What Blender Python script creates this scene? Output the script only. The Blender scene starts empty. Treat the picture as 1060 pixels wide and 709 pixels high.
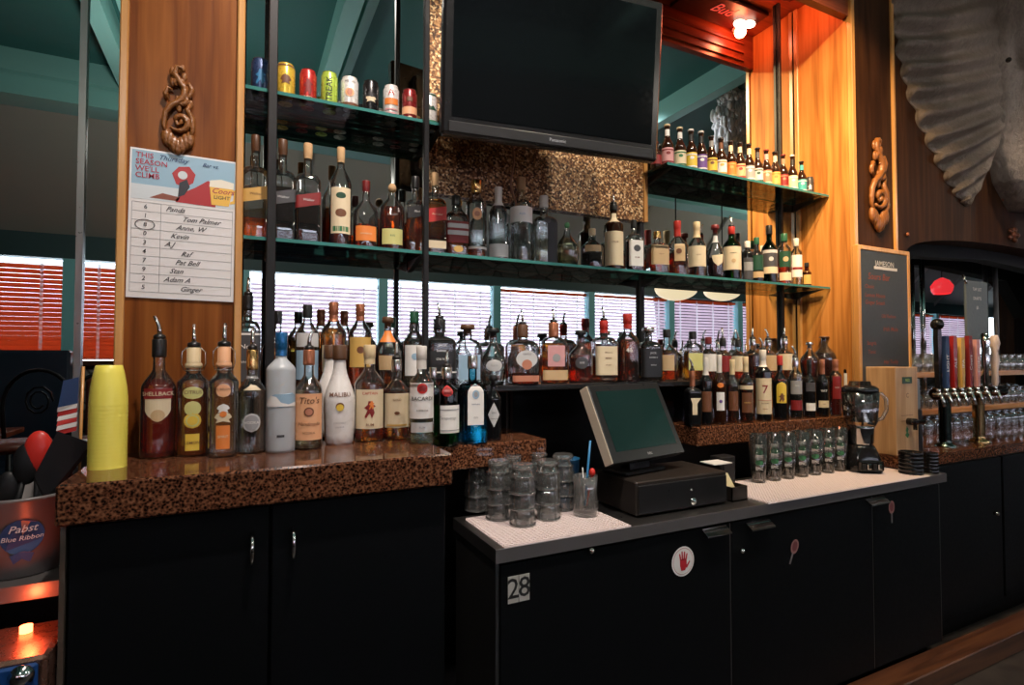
import bpy, math, random
from math import sin, cos, pi, radians, atan2, sqrt
from mathutils import Vector
random.seed(7)
S = bpy.context.scene
C = S.collection
# ---------------------------------------------------------------- camera
W, H, F = 1060.0, 709.0, 568.0
PSI, TH = radians(26.28), radians(1.56)
CAM = Vector((0, 0, 1.30))
cd = bpy.data.cameras.new('camera'); cam = bpy.data.objects.new('camera', cd); C.objects.link(cam)
cam.location = CAM; cam.rotation_euler = (pi/2 + TH, 0, -PSI)
cd.sensor_width = 36; cd.lens = F / W * 36; cd.clip_start = .02; cd.clip_end = 200
S.camera = cam
# ---------------------------------------------------------------- exposure, world
S.view_settings.view_transform = 'Standard'; S.view_settings.look = 'None'
S.view_settings.exposure = 0.22; S.view_settings.gamma = 1.0
S.view_settings.use_curve_mapping = False
cy = S.cycles
cy.max_bounces = 14; cy.diffuse_bounces = 3; cy.glossy_bounces = 8; cy.transmission_bounces = 10
cy.transparent_max_bounces = 40; cy.caustics_reflective = False; cy.caustics_refractive = False
cy.sample_clamp_indirect = 4.0
w = bpy.data.worlds.new('daylight'); S.world = w; w.use_nodes = True
bg = w.node_tree.nodes['Background']; bg.inputs[0].default_value = (.80, .86, 1.0, 1); bg.inputs[1].default_value = 6.5

def light(name, kind, loc, energy, col, rot=(0, 0, 0), size=.1, spot=None, blend=.5, target=None, sy=None):
    l = bpy.data.lights.new(name, kind); l.energy = energy; l.color = col
    if kind == 'AREA':
        l.size = size
        if sy: l.shape = 'RECTANGLE'; l.size_y = sy
    else: l.shadow_soft_size = size
    if spot: l.spot_size = radians(spot); l.spot_blend = blend
    o = bpy.data.objects.new(name, l); C.objects.link(o); o.location = loc
    if target is not None:
        o.rotation_euler = (Vector(target) - Vector(loc)).to_track_quat('-Z', 'Y').to_euler()
    else: o.rotation_euler = rot
    return o
# warm and neutral ceiling spots over the bar
light('ceiling_spot', 'SPOT', (1.55, .80, 3.30), 205, (1.0, .66, .34), size=.04, spot=46, blend=.7, target=(2.62, 1.74, 2.25))
light('ceiling_spot', 'SPOT', (1.9, 1.2, 3.05), 135, (1.0, .66, .34), size=.04, spot=75, blend=1, target=(2.62, 1.74, 1.45))
light('ceiling_spot', 'SPOT', (1.25, .70, 3.40), 125, (1.0, .86, .68), size=.04, spot=70, blend=1, target=(1.25, 1.85, 1.75))
light('ceiling_spot', 'SPOT', (-.80, .62, 3.40), 95, (1.0, .84, .66), size=.04, spot=60, blend=1, target=(-.05, 1.50, 1.35))
light('ceiling_spot', 'SPOT', (.30, .66, 3.40), 185, (1.0, .86, .78), size=.04, spot=66, blend=1, target=(.35, 1.7, 1.45))
light('ceiling_spot', 'SPOT', (2.0, .62, 3.40), 110, (1.0, .86, .70), size=.04, spot=60, blend=1, target=(2.0, 1.6, 1.0))
light('ceiling_spot', 'SPOT', (3.3, .50, 3.40), 150, (1.0, .84, .70), size=.04, spot=70, blend=1, target=(3.6, 1.6, 2.4))
light('ceiling_spot', 'SPOT', (3.0, -.3, 3.42), 40, (.95, .95, 1.0), size=.03, spot=40, blend=1, target=(3.62, .5, 3.1))  # extra unseen spot, added to brighten the white fluffy decoration
light('fill_light', 'POINT', (-.36, -.20, 2.55), 20, (1.0, .93, .84), size=.09)  # unseen fill without a fixture, added to light ceiling and bottle fronts
light('fill_light', 'POINT', (2.25, -.20, 2.80), 14, (1.0, .90, .78), size=.09)  # second added fill, no lamp hangs here, kept out of the mirror view
light('fill_light', 'POINT', (6.5, -.60, 2.80), 24, (1.0, .90, .78), size=.09)  # added fill for the right of the room, no fixture
light('ceiling_spot', 'SPOT', (4.1, .8, 3.40), 60, (1.0, .80, .60), size=.04, spot=50, blend=1, target=(4.0, 1.8, 1.1))

# ---------------------------------------------------------------- helpers
_fw = Vector((sin(PSI)*cos(TH), cos(PSI)*cos(TH), sin(TH))); _rt = Vector((cos(PSI), -sin(PSI), 0)); _up = _rt.cross(_fw)
def ray(u, v): return _fw + _rt*((u-530)/F) + _up*((354.5-v)/F)
def at(u, v, Y): d = ray(u, v); return CAM + d*(Y/d.y)
def atz(u, v, Z): d = ray(u, v); return CAM + d*((Z-CAM.z)/d.z)
def atx(u, v, X): d = ray(u, v); return CAM + d*(X/d.x)
def depth(p): return (Vector(p)-CAM).dot(_fw)

MATS = {}
def nt(name):
    m = bpy.data.materials.new(name); m.use_nodes = True
    t = m.node_tree; t.nodes.clear()
    o = t.nodes.new('ShaderNodeOutputMaterial')
    return m, t, o
def mat(name, col, rough=.5, metal=0., emit=0., spec=.5, bump=0., bscale=60., ecol=None, coat=0.):
    if name in MATS: return MATS[name]
    m, t, o = nt(name); p = t.nodes.new('ShaderNodeBsdfPrincipled'); t.links.new(p.outputs[0], o.inputs[0])
    p.inputs['Base Color'].default_value = (*col, 1); p.inputs['Roughness'].default_value = rough
    p.inputs['Metallic'].default_value = metal; p.inputs['Specular IOR Level'].default_value = spec
    p.inputs['Coat Weight'].default_value = coat
    # slight procedural unevenness of the surface
    tc = t.nodes.new('ShaderNodeTexCoord'); n = t.nodes.new('ShaderNodeTexNoise'); n.inputs['Scale'].default_value = bscale
    t.links.new(tc.outputs['Object'], n.inputs['Vector'])
    mr = t.nodes.new('ShaderNodeMapRange'); mr.inputs[3].default_value = max(0, rough-.06); mr.inputs[4].default_value = min(1, rough+.06)
    t.links.new(n.outputs[0], mr.inputs[0]); t.links.new(mr.outputs[0], p.inputs['Roughness'])
    if bump:
        b = t.nodes.new('ShaderNodeBump'); b.inputs['Strength'].default_value = bump; b.inputs['Distance'].default_value = .01
        t.links.new(n.outputs[0], b.inputs['Height']); t.links.new(b.outputs[0], p.inputs['Normal'])
    if emit:
        p.inputs['Emission Color'].default_value = (*(ecol or col), 1); p.inputs['Emission Strength'].default_value = emit
    MATS[name] = m; return m
def ramp(t, fac, stops):
    r = t.nodes.new('ShaderNodeValToRGB'); e = r.color_ramp.elements
    while len(e) < len(stops): e.new(.5)
    for k, (p, c) in enumerate(stops): e[k].position = p; e[k].color = (*c, 1)
    t.links.new(fac, r.inputs[0]); return r.outputs[0]
def wood(name, c1, c2, c3, rough=.35, scale=(7, 7, .55), rot=(0, 0, 0), coat=.3):
    if name in MATS: return MATS[name]
    m, t, o = nt(name); p = t.nodes.new('ShaderNodeBsdfPrincipled'); t.links.new(p.outputs[0], o.inputs[0])
    tc = t.nodes.new('ShaderNodeTexCoord'); mp = t.nodes.new('ShaderNodeMapping'); mp.inputs['Scale'].default_value = scale; mp.inputs['Rotation'].default_value = rot
    t.links.new(tc.outputs['Object'], mp.inputs[0])
    n = t.nodes.new('ShaderNodeTexNoise'); n.inputs['Scale'].default_value = 1.3; n.inputs['Detail'].default_value = 3; t.links.new(mp.outputs[0], n.inputs['Vector'])
    mu = t.nodes.new('ShaderNodeMath'); mu.operation = 'MULTIPLY'; mu.inputs[1].default_value = 9; t.links.new(n.outputs[0], mu.inputs[0])
    fr = t.nodes.new('ShaderNodeMath'); fr.operation = 'PINGPONG'; fr.inputs[1].default_value = 1; t.links.new(mu.outputs[0], fr.inputs[0])
    mp2 = t.nodes.new('ShaderNodeMapping'); mp2.inputs['Scale'].default_value = tuple(k*22 if k > 1 else k*7 for k in scale); t.links.new(tc.outputs['Object'], mp2.inputs[0])
    n2 = t.nodes.new('ShaderNodeTexNoise'); n2.inputs['Scale'].default_value = 1; n2.inputs['Detail'].default_value = 4; t.links.new(mp2.outputs[0], n2.inputs['Vector'])
    mx = t.nodes.new('ShaderNodeMix'); mx.inputs[0].default_value = .5; t.links.new(fr.outputs[0], mx.inputs[2]); t.links.new(n2.outputs[0], mx.inputs[3])
    col = ramp(t, mx.outputs[0], [(.22, c1), (.5, c2), (.78, c3)])
    t.links.new(col, p.inputs['Base Color']); p.inputs['Roughness'].default_value = rough; p.inputs['Coat Weight'].default_value = coat; p.inputs['Coat Roughness'].default_value = .25; p.inputs['Specular IOR Level'].default_value = .5 if rough < .42 else .15
    b = t.nodes.new('ShaderNodeBump'); b.inputs['Strength'].default_value = .15; b.inputs['Distance'].default_value = .004; t.links.new(mx.outputs[0], b.inputs['Height']); t.links.new(b.outputs[0], p.inputs['Normal'])
    MATS[name] = m; return m
def granite():
    if 'granite' in MATS: return MATS['granite']
    m, t, o = nt('granite'); p = t.nodes.new('ShaderNodeBsdfPrincipled'); t.links.new(p.outputs[0], o.inputs[0])
    tc = t.nodes.new('ShaderNodeTexCoord')
    n = t.nodes.new('ShaderNodeTexNoise'); n.inputs['Scale'].default_value = 120; n.inputs['Detail'].default_value = 5; n.inputs['Roughness'].default_value = .7; t.links.new(tc.outputs['Object'], n.inputs['Vector'])
    v = t.nodes.new('ShaderNodeTexVoronoi'); v.inputs['Scale'].default_value = 170; t.links.new(tc.outputs['Object'], v.inputs['Vector'])
    mx = t.nodes.new('ShaderNodeMix'); mx.inputs[0].default_value = .3; t.links.new(n.outputs[0], mx.inputs[2]); t.links.new(v.outputs['Distance'], mx.inputs[3])
    col = ramp(t, mx.outputs[0], [(.36, (.004, .003, .003)), (.44, (.036, .013, .007)), (.52, (.12, .044, .021)), (.64, (.25, .11, .055))])
    t.links.new(col, p.inputs['Base Color']); p.inputs['Roughness'].default_value = .08
    MATS['granite'] = m; return m
def chipboard():
    m, t, o = nt('gold_flake'); p = t.nodes.new('ShaderNodeBsdfPrincipled'); t.links.new(p.outputs[0], o.inputs[0])
    tc = t.nodes.new('ShaderNodeTexCoord'); v = t.nodes.new('ShaderNodeTexVoronoi'); v.inputs['Scale'].default_value = 150; t.links.new(tc.outputs['Object'], v.inputs['Vector'])
    sp = t.nodes.new('ShaderNodeSeparateColor'); t.links.new(v.outputs['Color'], sp.inputs[0])
    col = ramp(t, sp.outputs[0], [(.1, (.05, .02, .008)), (.45, (.22, .09, .035)), (.75, (.5, .26, .10)), (.95, (.95, .70, .40))])
    t.links.new(col, p.inputs['Base Color']); p.inputs['Roughness'].default_value = .38; p.inputs['Metallic'].default_value = .35
    b = t.nodes.new('ShaderNodeBump'); b.inputs['Strength'].default_value = .9; b.inputs['Distance'].default_value = .004; t.links.new(sp.outputs[1], b.inputs['Height']); t.links.new(b.outputs[0], p.inputs['Normal'])
    return m
def glass_thin(name, tint=(.93, .96, .95), edge=.25, rough=.02, boost=1.0, haze=0.):
    """wall of blown glass: clear face on, darker and shinier at the rim, as thick glass seen edge on"""
    if name in MATS: return MATS[name]
    m, t, o = nt(name)
    lw = t.nodes.new('ShaderNodeLayerWeight'); lw.inputs[0].default_value = .35
    pw = t.nodes.new('ShaderNodeMath'); pw.operation = 'POWER'; pw.inputs[1].default_value = 2.2; t.links.new(lw.outputs['Facing'], pw.inputs[0])
    mc = t.nodes.new('ShaderNodeMix'); mc.data_type = 'RGBA'; t.links.new(pw.outputs[0], mc.inputs[0])
    mc.inputs[6].default_value = (*tint, 1); mc.inputs[7].default_value = (*[c*edge for c in tint], 1)
    tr = t.nodes.new('ShaderNodeBsdfTransparent'); t.links.new(mc.outputs[2], tr.inputs[0])
    gl = t.nodes.new('ShaderNodeBsdfGlossy'); gl.inputs['Roughness'].default_value = rough
    fr = t.nodes.new('ShaderNodeFresnel'); fr.inputs[0].default_value = 1.52
    mb = t.nodes.new('ShaderNodeMath'); mb.operation = 'MULTIPLY'; mb.inputs[1].default_value = boost; mb.use_clamp = True; t.links.new(fr.outputs[0], mb.inputs[0])
    mx = t.nodes.new('ShaderNodeMixShader'); t.links.new(mb.outputs[0], mx.inputs[0]); t.links.new(tr.outputs[0], mx.inputs[1]); t.links.new(gl.outputs[0], mx.inputs[2])
    out = mx.outputs[0]
    if haze:      # pale diffuse haze mixed in to brighten glass that looks too dark
        df = t.nodes.new('ShaderNodeBsdfDiffuse'); df.inputs[0].default_value = (.85, .85, .84, 1); tl = t.nodes.new('ShaderNodeBsdfTranslucent'); tl.inputs[0].default_value = (.85, .85, .84, 1)
        a = t.nodes.new('ShaderNodeMixShader'); a.inputs[0].default_value = .5; t.links.new(df.outputs[0], a.inputs[1]); t.links.new(tl.outputs[0], a.inputs[2])
        b = t.nodes.new('ShaderNodeMixShader'); b.inputs[0].default_value = haze; t.links.new(out, b.inputs[1]); t.links.new(a.outputs[0], b.inputs[2]); out = b.outputs[0]
    t.links.new(out, o.inputs[0]); MATS[name] = m; return m
def fluid(name, col, rough=0., ior=1.34):
    if name in MATS: return MATS[name]
    m, t, o = nt(name); g = t.nodes.new('ShaderNodeBsdfGlass'); g.inputs[0].default_value = (*col, 1); g.inputs['IOR'].default_value = ior; g.inputs['Roughness'].default_value = rough
    tr = t.nodes.new('ShaderNodeBsdfTransparent'); tr.inputs[0].default_value = (*[c**.8 for c in col], 1)
    mx = t.nodes.new('ShaderNodeMixShader'); mx.inputs[0].default_value = .5; t.links.new(g.outputs[0], mx.inputs[1]); t.links.new(tr.outputs[0], mx.inputs[2])
    t.links.new(mx.outputs[0], o.inputs[0]); MATS[name] = m; return m

def flat_k(dy, r, dref):
    """flattening of an oval bottle: full at the body, none at the neck"""
    if dy >= 1 or not dref: return 1.0
    return 1+(dy-1)*max(0., min(1., (r-dref[0])/max(1e-5, (dref[1]-dref[0])*.7)))
class MB:
    def __init__(s): s.v = []; s.f = []; s.sm = []
    def add(s, vs, fs, smooth=False):
        n = len(s.v); s.v += [tuple(p) for p in vs]; s.f += [tuple(i+n for i in f) for f in fs]; s.sm += [smooth]*len(fs); return s
    def box(s, x0, x1, y0, y1, z0, z1):
        vs = [(x, y, z) for x in (x0, x1) for y in (y0, y1) for z in (z0, z1)]
        return s.add(vs, [(0, 1, 3, 2), (4, 6, 7, 5), (0, 4, 5, 1), (2, 3, 7, 6), (0, 2, 6, 4), (1, 5, 7, 3)])
    def bbox(s, x0, x1, y0, y1, z0, z1, b=.003):
        """box with bevelled edges"""
        vs = []; 
        for x, sx in ((x0, 1), (x1, -1)):
            for y, sy in ((y0, 1), (y1, -1)):
                for z, sz in ((z0, 1), (z1, -1)):
                    vs += [(x, y+sy*b, z+sz*b), (x+sx*b, y, z+sz*b), (x+sx*b, y+sy*b, z)]
        I = lambda i, j, k, a: (i*4+j*2+k)*3+a
        fs = []
        for i in (0, 1):
            q = [I(i, 0, 0, 0), I(i, 1, 0, 0), I(i, 1, 1, 0), I(i, 0, 1, 0)]; fs.append(tuple(q[::-1] if i == 0 else q))
            q = [I(0, i, 0, 1), I(0, i, 1, 1), I(1, i, 1, 1), I(1, i, 0, 1)]; fs.append(tuple(q[::-1] if i == 0 else q))
            q = [I(0, 0, i, 2), I(1, 0, i, 2), I(1, 1, i, 2), I(0, 1, i, 2)]; fs.append(tuple(q[::-1] if i == 0 else q))
        for j in (0, 1):
            for k in (0, 1):
                fs.append((I(0, j, k, 1), I(1, j, k, 1), I(1, j, k, 2), I(0, j, k, 2)))
                fs.append((I(j, 0, k, 0), I(j, 1, k, 0), I(j, 1, k, 2), I(j, 0, k, 2)))
                fs.append((I(j, k, 0, 0), I(j, k, 1, 0), I(j, k, 1, 1), I(j, k, 0, 1)))
                for i in (0, 1): fs.append((I(i, j, k, 0), I(i, j, k, 1), I(i, j, k, 2)))
        return s.add(vs, fs)
    def lathe(s, prof, n=24, c=(0, 0, 0), sq=None, smooth=True, dy=1.0, cap0=False, cap1=False, dref=None):
        vs = []; fs = []
        for k, (r, z) in enumerate(prof):
            e = 2 + (sq[k] if sq else 0)*7
            for i in range(n):
                a = 2*pi*i/n + (pi/n if sq else 0); x, y = sin(a), -cos(a)
                q = (abs(x)**e+abs(y)**e)**(-1/e) if e > 2.01 else 1
                dd = flat_k(dy, r, dref)
                vs.append((c[0]+r*q*x, c[1]+r*q*y*dd, c[2]+z))
        for k in range(len(prof)-1):
            for i in range(n):
                j = (i+1) % n; fs.append((k*n+i, k*n+j, (k+1)*n+j, (k+1)*n+i))
        if cap0: fs.append(tuple(range(n))[::-1])
        if cap1: m = (len(prof)-1)*n; fs.append(tuple(range(m, m+n)))
        return s.add(vs, fs, smooth)
    def cyl(s, a, b, r0, r1=None, n=12, smooth=True):
        a, b = Vector(a), Vector(b); r1 = r0 if r1 is None else r1
        d = (b-a).normalized(); t = Vector((0, 0, 1)) if abs(d.z) < .9 else Vector((1, 0, 0)); e1 = d.cross(t).normalized(); e2 = d.cross(e1)
        vs = []
        for p, r in ((a, r0), (b, r1)):
            for i in range(n): an = 2*pi*i/n; vs.append(p+e1*(r*cos(an))+e2*(r*sin(an)))
        fs = [(i, (i+1) % n, n+(i+1) % n, n+i) for i in range(n)]
        s.add(vs, fs, smooth); m = len(s.v)-2*n
        s.f += [tuple(range(m, m+n))[::-1], tuple(range(m+n, m+2*n))]; s.sm += [False, False]; return s
    def tube(s, pts, r, n=8, rad=None):
        pts = [Vector(p) for p in pts]; vs = []; fs = []
        prev = None
        for k, p in enumerate(pts):
            d = (pts[min(k+1, len(pts)-1)]-pts[max(k-1, 0)]).normalized()
            if prev is None: t = Vector((0, 0, 1)) if abs(d.z) < .9 else Vector((1, 0, 0)); e1 = d.cross(t).normalized()
            else: e1 = (prev-d*prev.dot(d)).normalized()
            prev = e1; e2 = d.cross(e1); rr = rad[k] if rad else r
            for i in range(n): an = 2*pi*i/n; vs.append(p+e1*(rr*cos(an))+e2*(rr*sin(an)))
        for k in range(len(pts)-1):
            for i in range(n): j = (i+1) % n; fs.append((k*n+i, k*n+j, (k+1)*n+j, (k+1)*n+i))
        fs += [tuple(range(n))[::-1], tuple(range((len(pts)-1)*n, len(pts)*n))]
        return s.add(vs, fs, True)
    def prism(s, poly, axis, a0, a1):
        """poly: list of 2D points; axis: 'x','y','z' extrusion from a0 to a1"""
        def P(p, a): return {'x': (a, p[0], p[1]), 'y': (p[0], a, p[1]), 'z': (p[0], p[1], a)}[axis]
        n = len(poly); vs = [P(p, a0) for p in poly]+[P(p, a1) for p in poly]
        fs = [tuple(range(n))[::-1], tuple(range(n, 2*n))]+[(i, (i+1) % n, n+(i+1) % n, n+i) for i in range(n)]
        return s.add(vs, fs)
    def sphere(s, c, r, n=12, m=8, sc=(1, 1, 1)):
        vs = []; fs = []
        for k in range(m+1):
            ph = pi*k/m
            for i in range(n): a = 2*pi*i/n; vs.append((c[0]+r*sc[0]*sin(ph)*cos(a), c[1]+r*sc[1]*sin(ph)*sin(a), c[2]+r*sc[2]*cos(ph)))
        for k in range(m):
            for i in range(n): j = (i+1) % n; fs.append((k*n+i, (k+1)*n+i, (k+1)*n+j, k*n+j))
        return s.add(vs, fs, True)
    def grid(s, fn, nu, nv, smooth=True):
        vs = [fn(i/nu, j/nv) for j in range(nv+1) for i in range(nu+1)]
        fs = [(j*(nu+1)+i, j*(nu+1)+i+1, (j+1)*(nu+1)+i+1, (j+1)*(nu+1)+i) for j in range(nv) for i in range(nu)]
        return s.add(vs, fs, smooth)
    def build(s, name, m, parent=None, weld=False):
        me = bpy.data.meshes.new(name); me.from_pydata(s.v, [], s.f); me.materials.append(m)
        me.polygons.foreach_set('use_smooth', s.sm)
        if weld:
            import bmesh
            b = bmesh.new(); b.from_mesh(me); bmesh.ops.remove_doubles(b, verts=b.verts, dist=1e-5); bmesh.ops.recalc_face_normals(b, faces=b.faces); b.to_mesh(me); b.free()
        me.update(); o = bpy.data.objects.new(name, me); C.objects.link(o)
        if parent: o.parent = parent
        return o
def tag(o, label, cat=None, group=None):
    o['label'] = label
    if cat: o['category'] = cat
    if group: o['group'] = group
    return o
def thing(name, label, cat, loc=(0, 0, 0), rz=0, group=None):
    o = bpy.data.objects.new(name, None); o.empty_display_size = .05; C.objects.link(o); o.location = loc; o.rotation_euler = (0, 0, rz)
    return tag(o, label, cat, group)
def struct(name, mb, m, label=None):
    o = mb.build(name, m); o['kind'] = 'structure'
    if label: o['label'] = label
    return o
def copy_tree(o, parent=None):
    c = o.copy(); C.objects.link(c)
    if parent: c.parent = parent
    for ch in [k for k in o.children]: copy_tree(ch, c)
    return c
TX = {}
def text2d(s, size, shear=0, align='CENTER'):
    """outline letters as flat 2D polygons: (verts, faces)"""
    k = (s, shear, align)
    if k not in TX:
        cu = bpy.data.curves.new('lettering', 'FONT'); cu.body = s; cu.size = 1; cu.shear = shear; cu.align_x = align; cu.align_y = 'CENTER'; cu.resolution_u = 2; cu.offset = .006
        o = bpy.data.objects.new('lettering', cu); C.objects.link(o)
        dg = bpy.context.evaluated_depsgraph_get(); me = bpy.data.meshes.new_from_object(o.evaluated_get(dg))
        TX[k] = ([tuple(v.co)[:2] for v in me.vertices], [tuple(p.vertices) for p in me.polygons])
        bpy.data.objects.remove(o); bpy.data.curves.remove(cu); bpy.data.meshes.remove(me)
    v, f = TX[k]; return [(a*size, b*size) for a, b in v], f
def disc2d(r, n=20, ry=None, cx=0, cy_=0):
    ry = ry or r; return [(cx+r*cos(2*pi*i/n), cy_+ry*sin(2*pi*i/n)) for i in range(n)], [tuple(range(n))]
def rect2d(x0, x1, y0, y1): return [(x0, y0), (x1, y0), (x1, y1), (x0, y1)], [(0, 1, 2, 3)]
def flat(name, vf, m, parent, o, ex=(1, 0, 0), ey=(0, 0, 1), off=0, nrm=(0, -1, 0)):
    o, ex, ey, nrm = Vector(o), Vector(ex), Vector(ey), Vector(nrm)
    vs = [o+ex*a+ey*b+nrm*off for a, b in vf[0]]
    return MB().add(vs, vf[1]).build(name, m, parent)
# ---------------------------------------------------------------- key planes (metres)
YM, YC = 1.89, 1.60            # mirror sheet, front of the pillars
LC, LEDGE, BSH, GSH, STEEL, RC = 1.07, 1.028, 1.205, 1.645, .80, .86
CSH, BESH = 2.075, 2.10
YW = -2.50                     # window wall behind the guests
XL, XR = -3.4, 17.0
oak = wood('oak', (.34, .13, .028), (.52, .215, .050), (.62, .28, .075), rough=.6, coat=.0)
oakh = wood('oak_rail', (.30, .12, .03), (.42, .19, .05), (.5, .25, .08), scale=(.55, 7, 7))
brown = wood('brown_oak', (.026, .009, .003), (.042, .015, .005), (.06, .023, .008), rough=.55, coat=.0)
trimw = wood('trim_oak', (.50, .24, .07), (.60, .30, .09), (.68, .36, .12), rough=.3)
darkw = wood('dark_stained_oak', (.04, .016, .008), (.07, .026, .012), (.10, .04, .018), rough=.32)
redw = wood('red_stained_oak', (.16, .03, .012), (.24, .05, .02), (.32, .08, .03), rough=.3, scale=(.55, 7, 7))
black = mat('black_laminate', (.003, .0035, .004), .5, spec=.12)
blackp = mat('black_paint', (.010, .010, .011), .45, spec=.3)
steel = mat('brushed_steel', (.42, .41, .40), .30, metal=1.0)
dsteel = mat('worn_steel_edge', (.15, .14, .135), .42, metal=.5)
chrome = mat('chrome', (.82, .82, .80), .10, metal=1.0)
gold = mat('gold_metal', (.80, .52, .20), .22, metal=1.0)
teal = mat('teal_beam', (.26, .58, .56), .45)
tealpost = mat('teal_post', (.32, .80, .86), .4)
tealdark = mat('dark_teal_ceiling', (.010, .032, .032), .7)
m_mirror, _t, _o = nt('mirror_glass'); _g = _t.nodes.new('ShaderNodeBsdfGlossy'); _g.inputs[0].default_value = (.86, .92, .90, 1); _g.inputs['Roughness'].default_value = .002; _t.links.new(_g.outputs[0], _o.inputs[0])

# ---- floor, walls, ceiling
fl, t, o = nt('dark_floor'); p = t.nodes.new('ShaderNodeBsdfPrincipled'); t.links.new(p.outputs[0], o.inputs[0])
tc = t.nodes.new('ShaderNodeTexCoord'); n = t.nodes.new('ShaderNodeTexNoise'); n.inputs['Scale'].default_value = 9; n.inputs['Detail'].default_value = 6; t.links.new(tc.outputs['Object'], n.inputs['Vector'])
t.links.new(ramp(t, n.outputs[0], [(.35, (.022, .018, .016)), (.65, (.055, .045, .04))]), p.inputs[0]); p.inputs['Roughness'].default_value = .5
struct('floor', MB().box(XL-.1, XR+.1, YW-.1, 2.1, -.1, 0), fl)
struct('wall_back', MB().box(XL, XR, 1.905, 2.0, 0, 3.6), blackp)
struct('wall_left', MB().box(XL-.1, XL, YW, 2.0, 0, 3.6), mat('wall_paint_dark', (.05, .06, .06), .7))
struct('wall_right', MB().box(XR, XR+.1, YW, 2.0, 0, 3.6), mat('wall_paint_dark', (.05, .06, .06), .7))
struct('ceiling', MB().prism([(-1.46, 3.44), (-1.30, 3.52), (2.0, 3.52), (2.0, 3.62), (-1.36, 3.62)], 'x', XL-.1, XR+.1), mat('ceiling_teal_panels', (.035, .15, .145), .6))
struct('ceiling_slope', MB().prism([(YW-.1, 2.40), (YW, 2.40), (-1.46, 3.44), (-1.36, 3.62)], 'x', XL-.1, XR+.1), mat('sloping_ceiling_panels', (.36, .37, .34), .6))
def stone():
    m, t, o = nt('stone_wall'); p = t.nodes.new('ShaderNodeBsdfPrincipled'); t.links.new(p.outputs[0], o.inputs[0])
    tc = t.nodes.new('ShaderNodeTexCoord'); mp = t.nodes.new('ShaderNodeMapping'); mp.inputs['Scale'].default_value = (3, 1, 6); t.links.new(tc.outputs['Object'], mp.inputs[0])
    v = t.nodes.new('ShaderNodeTexVoronoi'); v.inputs['Scale'].default_value = 1.3; v.feature = 'DISTANCE_TO_EDGE'; t.links.new(mp.outputs[0], v.inputs['Vector'])
    v2 = t.nodes.new('ShaderNodeTexVoronoi'); v2.inputs['Scale'].default_value = 1.3; t.links.new(mp.outputs[0], v2.inputs['Vector'])
    s = t.nodes.new('ShaderNodeSeparateColor'); t.links.new(v2.outputs['Color'], s.inputs[0])
    c1 = ramp(t, s.outputs[0], [(.0, (.16, .15, .14)), (.5, (.28, .27, .26)), (1, (.42, .40, .38))])
    k = ramp(t, v.outputs['Distance'], [(.0, (.05, .05, .05)), (.06, (1, 1, 1))])
    mx = t.nodes.new('ShaderNodeMix'); mx.data_type = 'RGBA'; mx.blend_type = 'MULTIPLY'; mx.inputs[0].default_value = 1; t.links.new(c1, mx.inputs[6]); t.links.new(k, mx.inputs[7])
    t.links.new(mx.outputs[2], p.inputs[0]); p.inputs['Roughness'].default_value = .8
    b = t.nodes.new('ShaderNodeBump'); b.inputs['Distance'].default_value = .03; t.links.new(v.outputs['Distance'], b.inputs['Height']); t.links.new(b.outputs[0], p.inputs['Normal'])
    return m
struct('wall_front', MB().box(XL, XR, YW-.12, YW, 0, 1.22), stone())
struct('trim_1', MB().bbox(XL, XR, YW-.13, YW+.06, 1.22, 1.27, .006), darkw, 'dark wooden sill under the row of windows')
struct('trim_2', MB().box(XL, XR, YW-.12, YW+.02, 2.20, 2.42), mat('dark_teal_beam', (.05, .10, .11), .5), 'dark teal beam above the row of windows')
# ---- windows with blinds between teal posts
slat_o = nt('wooden_blind_slat'); m_slat, t, o = slat_o
p = t.nodes.new('ShaderNodeBsdfDiffuse'); p.inputs[0].default_value = (.50, .155, .08, 1)
q = t.nodes.new('ShaderNodeBsdfTranslucent'); q.inputs[0].default_value = (.75, .20, .09, 1)
mx = t.nodes.new('ShaderNodeMixShader'); mx.inputs[0].default_value = .55; t.links.new(p.outputs[0], mx.inputs[1]); t.links.new(q.outputs[0], mx.inputs[2]); t.links.new(mx.outputs[0], o.inputs[0])
m_slat_glare, t, o = nt('glare_blind_slat')  # same wooden blinds, window glare put into a paler translucent colour
p = t.nodes.new('ShaderNodeBsdfDiffuse'); p.inputs[0].default_value = (.70, .52, .54, 1)
q = t.nodes.new('ShaderNodeBsdfTranslucent'); q.inputs[0].default_value = (.80, .68, .74, 1)
mx = t.nodes.new('ShaderNodeMixShader'); mx.inputs[0].default_value = .8; t.links.new(p.outputs[0], mx.inputs[1]); t.links.new(q.outputs[0], mx.inputs[2]); t.links.new(mx.outputs[0], o.inputs[0])
m_tape, t, o = nt('ladder_tape')
q = t.nodes.new('ShaderNodeBsdfTranslucent'); q.inputs[0].default_value = (.95, .95, .95, 1); q2_ = t.nodes.new('ShaderNodeBsdfTransparent'); mx = t.nodes.new('ShaderNodeMixShader'); mx.inputs[0].default_value = .35
t.links.new(q.outputs[0], mx.inputs[1]); t.links.new(q2_.outputs[0], mx.inputs[2]); t.links.new(mx.outputs[0], o.inputs[0])
pane = glass_thin('window_pane', (.95, .97, .97), .6)
wn = 0
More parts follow.
